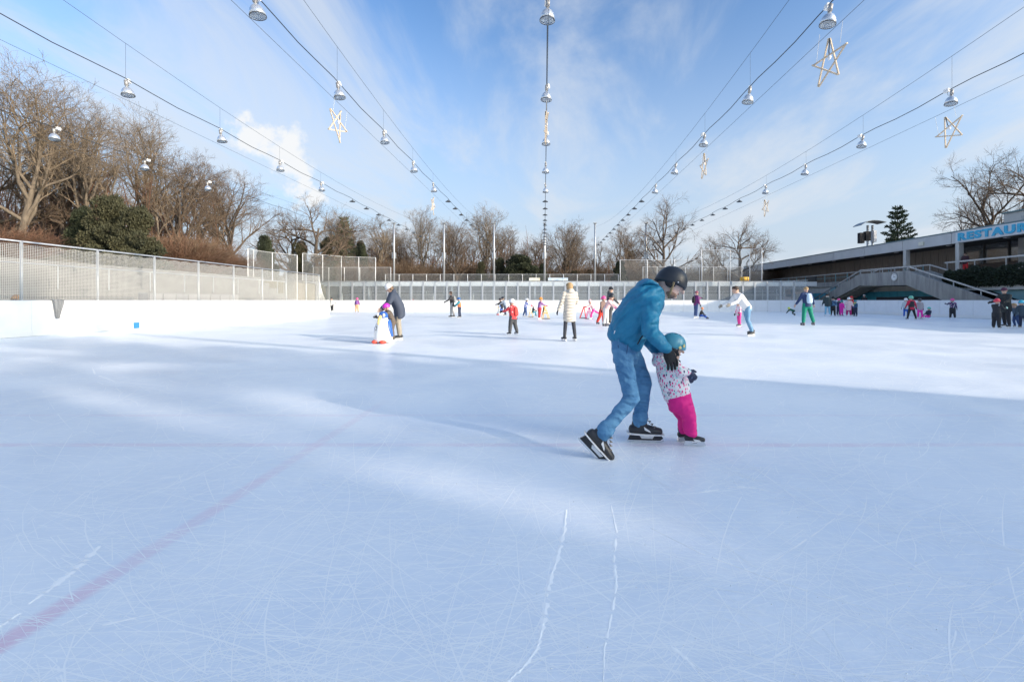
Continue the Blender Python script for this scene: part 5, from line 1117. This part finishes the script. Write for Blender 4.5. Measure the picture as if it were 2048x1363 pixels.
person(1993, 657, 1.28, 20, 'child in black suit and red helmet facing the masked woman', dict(ja=dots('blackwhite', (.02, .02, .024), [(.02, .02, .024), (.02, .02, .024), (.7, .7, .7)], 8, .35), tr=BLK, gl=C('glove_mint', (.5, .75, .65)), hel=H_RED, legw=1.25, **SKB), kid=True, arms=((38, 8, 60), (38, 8, 60)), group=grp3)
person(2012, 655, 1.68, 190, 'woman in black coat, dark mask and plum beanie at the right edge', dict(ja=C('black_coat', (.022, .026, .026)), tr=BLK, gl=BLK, bean=C('hat_plum2', (.1, .03, .06)), len=.13, puff=1.1, **SKB), arms=((30, 10, 45), (30, 10, 45)), lean=8, legs=((10, 10, 6), (-8, 12, 6)), group=grp3)
person(2034, 654, 1.2, 200, 'child in slate blue jacket crouching behind the masked woman', dict(ja=C('slate', (.1, .15, .2)), tr=C('denim3', (.04, .08, .2)), gl=BLK, hair=HAIR_B, hairlen=.8, **SKB), kid=True, lean=30, legs=((40, 60, 6), (10, 50, 6)), arms=((50, 10, 20), (50, 10, 20)), group=grp3)
person(2046, 656, 1.22, 200, 'child in turquoise helmet cut by the right edge', dict(ja=C('slate2', (.06, .09, .12)), tr=NAVY, gl=BLK, hel=H_CYAN, **SKB), kid=True, lean=14, group=grp3)
person(1931, 525, 1.7, 200, 'guest in black and red standing behind the restaurant terrace rail', dict(ja=C('blackred', (.05, .02, .03)), tr=RED, gl=SKIN, hair=HAIR_D, hairlen=.3), Y=37.2, z=3.3)
person(30, 600, 1.38, 0, 'child in orange striped helmet behind the left boards', dict(ja=CHAR, tr=BLK, gl=BLK, hel=dots('tiger', (.75, .35, .1), [(.75, .35, .1), (.02, .02, .02)], 9, .5)), kid=True, Y=15.1)
person(824, 600, 1.5, 270, 'distant person in red behind the far glass', dict(ja=C('red3', (.65, .08, .07)), tr=BLK, gl=BLK, hair=HAIR_D), Y=49.4)

# ------------------------------------------------------------------ the man and the child in the foreground
JACK = cloth('petrol_jacket', (.010, .20, .355), bump=.8, bscale=9, rough=.6, noise=.06, nscale=5, stretch=(1, .5, 1.9))
def denim():
    m = mat('denim', (.07, .2, .38), .85, bump=.35, bscale=60); t = m.node_tree; b = t.nodes['Principled BSDF']
    tc = N(t, 'ShaderNodeTexCoord'); no = N(t, 'ShaderNodeTexNoise', i_Scale=5.0, i_Detail=6.0, i_Roughness=.7); LK(t, tc, 'Object', no, 'Vector')
    cr = N(t, 'ShaderNodeValToRGB'); LK(t, no, 0, cr, 0); e = cr.color_ramp.elements; e[0].position = .3; e[0].color = (.032, .14, .31, 1); e[1].position = .8; e[1].color = (.15, .345, .53, 1)
    LK(t, cr, 0, b, 'Base Color'); return m
DENIM = denim()
folds(JACK, 3.2, .75, (.2, .5, 0), .05); folds(DENIM, 4.5, .7, (.1, -.3, .2), .04)
def man():
    base = G(1285, 884); O = V((base.x, base.y, 0))
    t = thing('person', O, 'man in petrol blue jacket, jeans and black helmet bending to hold the child', 'person')
    w = lambda px, py, Y: W(px, py, Y)-O
    YC = 3.80
    J = dict(pelvis=w(1247, 692, YC), neck=w(1313, 588, YC), sk=1.06)
    J['up'] = (J['neck']-J['pelvis']).normalized(); J['side'] = V((0, 1, 0))
    J['sh_r'] = w(1303, 612, YC-.19); J['el_r'] = w(1301, 664, YC-.27); J['wr_r'] = w(1333, 697, YC-.22)
    J['sh_l'] = w(1312, 606, YC+.18); J['el_l'] = w(1286, 668, YC+.25); J['wr_l'] = w(1318, 705, YC+.17)
    J['hip_r'] = w(1242, 695, YC-.1); J['kn_r'] = w(1263, 795, YC-.22); J['an_r'] = w(1204, 868, YC-.33)
    J['hip_l'] = w(1258, 692, YC+.1); J['kn_l'] = w(1288, 768, YC+.09); J['an_l'] = w(1279, 852, YC+.06)
    J['pup'] = V((-.12, 0, 1)).normalized(); J['pp'] = w(1249, 690, YC)
    J['fp_r'] = J['fp_l'] = 0
    J['fd_l'] = V((1, -.1, -.0)); J['fu_l'] = V((0, 0, 1)); J['fd_r'] = V((.70, -.12, -.72)); J['fu_r'] = V((.72, .0, .70))
    # rest the front blade on the ice
    J['an_l'].z = .152*1.06+.001
    J['hr'] = .108; J['hf'] = V((.86, -.18, -.48)).normalized(); hu = V((.45, 0, .9)); J['hu'] = (hu-J['hf']*hu.dot(J['hf'])).normalized(); J['head'] = w(1341, 566, YC-.01)
    J['hd_r'] = V((.42, .12, -.9)).normalized(); J['hn_r'] = V((-.25, 1, 0)); J['hd_l'] = V((.75, -.25, -.6)).normalized(); J['hn_l'] = V((0, -1, .1)); J['hk'] = 1.2
    def ring(px, py, ang, half, dep): a = R(ang); m = half*.95/F*YC; return (w(px, py, YC), V((math.cos(a)*m, 0, -math.sin(a)*m)), V((0, dep*.95, 0)))
    rings = [ring(1249, 683, 24, 39, .185), ring(1254, 667, 26, 42, .2), ring(1264, 644, 30, 43, .21), ring(1279, 620, 34, 42, .22), ring(1292, 600, 38, 39, .225), ring(1303, 586, 42, 31, .19), ring(1313, 576, 46, 23, .13)]
    c = dict(skin=mat('skin_man', (.78, .52, .42), .5, noise=.1, nscale=25), ja=JACK, tr=DENIM, gl=mat('glove_knit', (.015, .016, .02), .95, bump=.5, bscale=120), hel=mat('helmet_matt', (.022, .027, .036), .42, spec=.4), strap=mat('strap_khaki', (.3, .22, .12), .8), sk=SK_B, holder=mat('holder_gloss', (.015, .016, .02), .3), armw=1.13, legw=.9, legend=.98, fold=.022, puff=1.0, ankle=.037, strapw=.1)
    h = 1.76
    dress(t, J, h, False, c, vox=.0105, rings=rings)
    # hood, collar, pockets, beard, ear pads
    b = MB(); hd = [ring(1279, 572, -20, 9, .09), ring(1290, 566, 10, 13, .135), ring(1303, 566, 40, 17, .15), ring(1314, 575, 55, 18, .135), ring(1321, 590, 70, 13, .1)]
    b.loft(hd, 16, .7); remesh(b.build('hood', JACK, t, True), .01, 5, .02, .1)
    b = MB(); hc, hr, hf, hu = J['head'], J['hr'], J['hf'], J['hu']; hs = hu.cross(hf)
    b.ell(hc-hu*hr*.72+hf*hr*.3, hf*hr*.62, hs*hr*.64, hu*hr*.36, 14, 9)
    remesh(b.build('beard', mat('stubble', (.4, .25, .18), .9, noise=.4, nscale=80, bump=.6, bscale=150), t, True), .008, 2)
    for s in (1, -1): MB().ell(hc+hs*s*hr*.86-hu*hr*.12-hf*hr*.05, hf*hr*.42, hs*hr*.16, hu*hr*.36, 14, 9).build('ear_pad', M_black, t, True)
    for s in (1, -1): MB().ell(hc+hs*s*hr*1.05+hu*hr*.16+hf*hr*.42, hf*hr*.05, hs*hr*.04, hu*hr*.05, 8, 6).build('rivet', M_wpaint, t, True)
    b = MB(); z = [V((.0, 0, 0))]
    b.tube([w(1275, 688, YC-.21), w(1280, 679, YC-.215), w(1285, 671, YC-.2)], .006, 6).build('pocket_zip', M_black, t)
    MB().tube([w(1228, 667, YC-.2), w(1230, 661, YC-.205)], .003, 5).build('reflective_tab', M_wpaint, t)
    # jean details: back pocket seam, belt loop, hems
    YS = YC-.19
    MB().tube([w(1236, 690, YS+.01), w(1239, 718, YS+.012), w(1252, 716, YS-.0), w(1256, 688, YS+.0)], .003, 5).build('pocket_seam', mat('seam_dark', (.03, .07, .16), .9), t)
    MB().bar(w(1237, 677, YS+.02), w(1238, 687, YS+.01), .014, .006).build('belt_loop', DENIM, t)
    for an, kn, r in ((J['an_r'], J['kn_r'], .066), (J['an_l'], J['kn_l'], .066)):
        d = (kn-an).normalized(); MB().caps([an+d*.03, an+d*.06], [r, r], 16).build('trouser_hem', DENIM, t, True)
    # white trims on the skates
    for o in [o for o in t.children if o.name.startswith('skate')]:
        MB().prism([V((-.1, -.05, -.083)), V((.03, -.052, -.09)), V((.19, -.046, -.09)), V((.19, -.046, -.082)), V((.03, -.052, -.08)), V((-.1, -.05, -.075))], (0, .1, 0)).build('sole_stripe', SK_W, o)
        MB().prism([V((.0, -.0135, -.1)), V((.015, -.0135, -.122)), V((.1, -.0135, -.122)), V((.115, -.0135, -.1))], (0, .027, 0)).build('holder_inlay', SK_W, o)
        MB().prism([V((.0, -.047, .035)), V((.022, -.047, .03)), V((.006, -.047, .0))], (0, .004, 0)).build('side_patch', SK_W, o)
        MB().prism([V((.03, -.05, -.02)), V((.075, -.05, -.05)), V((.085, -.05, -.066)), V((.035, -.05, -.045))], (0, .003, 0)).build('side_label', SK_W, o)
        for k in range(5): f = k/4; MB().tube([V((.035+.075*f, -.03, .05-.085*f)), V((.05+.075*f, 0, .055-.083*f)), V((.035+.075*f, .03, .05-.085*f))], .0045, 5).build('lace', mat('lace', (.25, .22, .18), .8), o)
    return t
man()
def girl():
    base = G(1384, 887); O = V((base.x, base.y, 0)); YC = base.y
    t = thing('person', O, 'toddler in patterned white jacket, pink trousers and blue helmet held by the man', 'person')
    w = lambda px, py, Y: W(px, py, Y)-O
    J = dict(pelvis=w(1357, 795, YC), neck=w(1336, 722, YC), sk=.62); J['up'] = (J['neck']-J['pelvis']).normalized(); J['side'] = V((.12, .99, 0)).normalized()
    J['sh_r'] = w(1347, 731, YC-.1); J['el_r'] = w(1362, 744, YC-.15); J['wr_r'] = w(1374, 744, YC-.14)
    J['sh_l'] = w(1343, 729, YC+.1); J['el_l'] = w(1362, 742, YC+.14); J['wr_l'] = w(1370, 748, YC+.12)
    J['hip_r'] = w(1363, 800, YC-.05); J['kn_r'] = w(1379, 834, YC-.06); J['an_r'] = w(1382, 868, YC-.05)
    J['hip_l'] = w(1353, 800, YC+.05); J['kn_l'] = w(1370, 836, YC+.06); J['an_l'] = w(1367, 866, YC+.06)
    J['an_r'].z = J['an_l'].z = .152*.62+.001
    J['fp_r'] = J['fp_l'] = 0; J['fd_r'] = V((1, -.18, 0)); J['fu_r'] = J['fu_l'] = V((0, 0, 1)); J['fd_l'] = V((1, .1, .0))
    J['hr'] = .09; J['hf'] = V((.95, .12, -.3)).normalized(); hu = V((.1, 0, 1)); J['hu'] = (hu-J['hf']*hu.dot(J['hf'])).normalized(); J['head'] = w(1345, 693, YC)
    J['hd_r'] = V((.7, -.1, -.5)); J['hn_r'] = V((0, 1, 0)); J['hd_l'] = V((.6, .1, -.6)); J['hn_l'] = V((0, -1, 0)); J['hk'] = 1.0
    def ring(px, py, ang, half, dep): a = R(ang); m = half*1.07/F*YC; return (w(px, py, YC), V((math.cos(a)*m, 0, -math.sin(a)*m)), V((0, dep*1.05, 0)))
    rings = [ring(1355, 790, -24, 24, .112), ring(1352, 778, -20, 27, .125), ring(1345, 760, -12, 28, .13), ring(1340, 742, -8, 26, .128), ring(1337, 728, -5, 22, .11), ring(1336, 717, 0, 16, .08)]
    PAT = dots('toddler_print', (.8, .77, .78), [(.75, .03, .2), (.85, .35, .5), (.03, .03, .1), (.35, .7, .68), (.8, .1, .3)], 58, .42, (1, 1, .6))
    HB = mat('toddler_helmet', (.07, .32, .42), .35, coat=.25)
    c = dict(ja=PAT, tr=cloth('toddler_pink', (.8, .012, .24), bump=.3, bscale=20), gl=dots('mitten', (.02, .03, .07), [(.1, .14, .25), (.02, .03, .07)], 40, .4), hel=HB, mitten=1, strap=M_black, sk=SK_B, holder=mat('blade_steel', (.7, .72, .75), .25), legw=1.62, armw=1.45, legend=.86, fold=.018)
    folds(c['tr'], 5.0, .6, (.1, .4, 0), .03); h = .98
    dress(t, J, h, True, c, vox=.009, rings=rings)
    b = MB(); b.loft([ring(1311, 722, 70, 10, .07), ring(1317, 716, 45, 16, .1), ring(1328, 712, 15, 15, .105)], 14, .8); remesh(b.build('hood', PAT, t, True), .009, 4, .012, .08)
    hc, hr, hf, hu = J['head'], J['hr'], J['hf'], J['hu']; hs = hu.cross(hf); hel = [o for o in t.children if o.name.startswith('helmet')][0]
    for i, (x, z, r) in enumerate(((.62, .25, .2), (.25, -.02, .18))):     # yellow stickers on the shell
        y = -.99*math.sqrt(max(0, 1.18-(x/1.15)**2-(z/1.4)**2)); c_ = V((x, y, z)); nrm = V((x, y, z*.6)).normalized(); u, v = perp(nrm); pts = [c_+nrm*.02+(u*math.cos(a)+v*math.sin(a))*r*(1 if k % 2 == 0 else .66) for k, a in enumerate([R(36*k) for k in range(10)])]
        MB().prism(pts, nrm*.02).build('sticker', mat('sticker_yellow', (.75, .6, .25), .5), hel)
    for an, kn in ((J['an_r'], J['kn_r']), (J['an_l'], J['kn_l'])):
        d = (kn-an).normalized(); MB().caps([an+d*.012, an+d*.035], [.05, .051], 14).build('trouser_cuff', cloth('cuff_black', (.015, .015, .02)), t, True)
    for o in [o for o in t.children if o.name.startswith('skate')]:
        MB().prism([V((.02, -.05, -.05)), V((.1, -.05, -.06)), V((.13, -.05, -.085)), V((.05, -.05, -.085))], (0, .004, 0)).build('white_panel', SK_W, o)
    return t
girl()
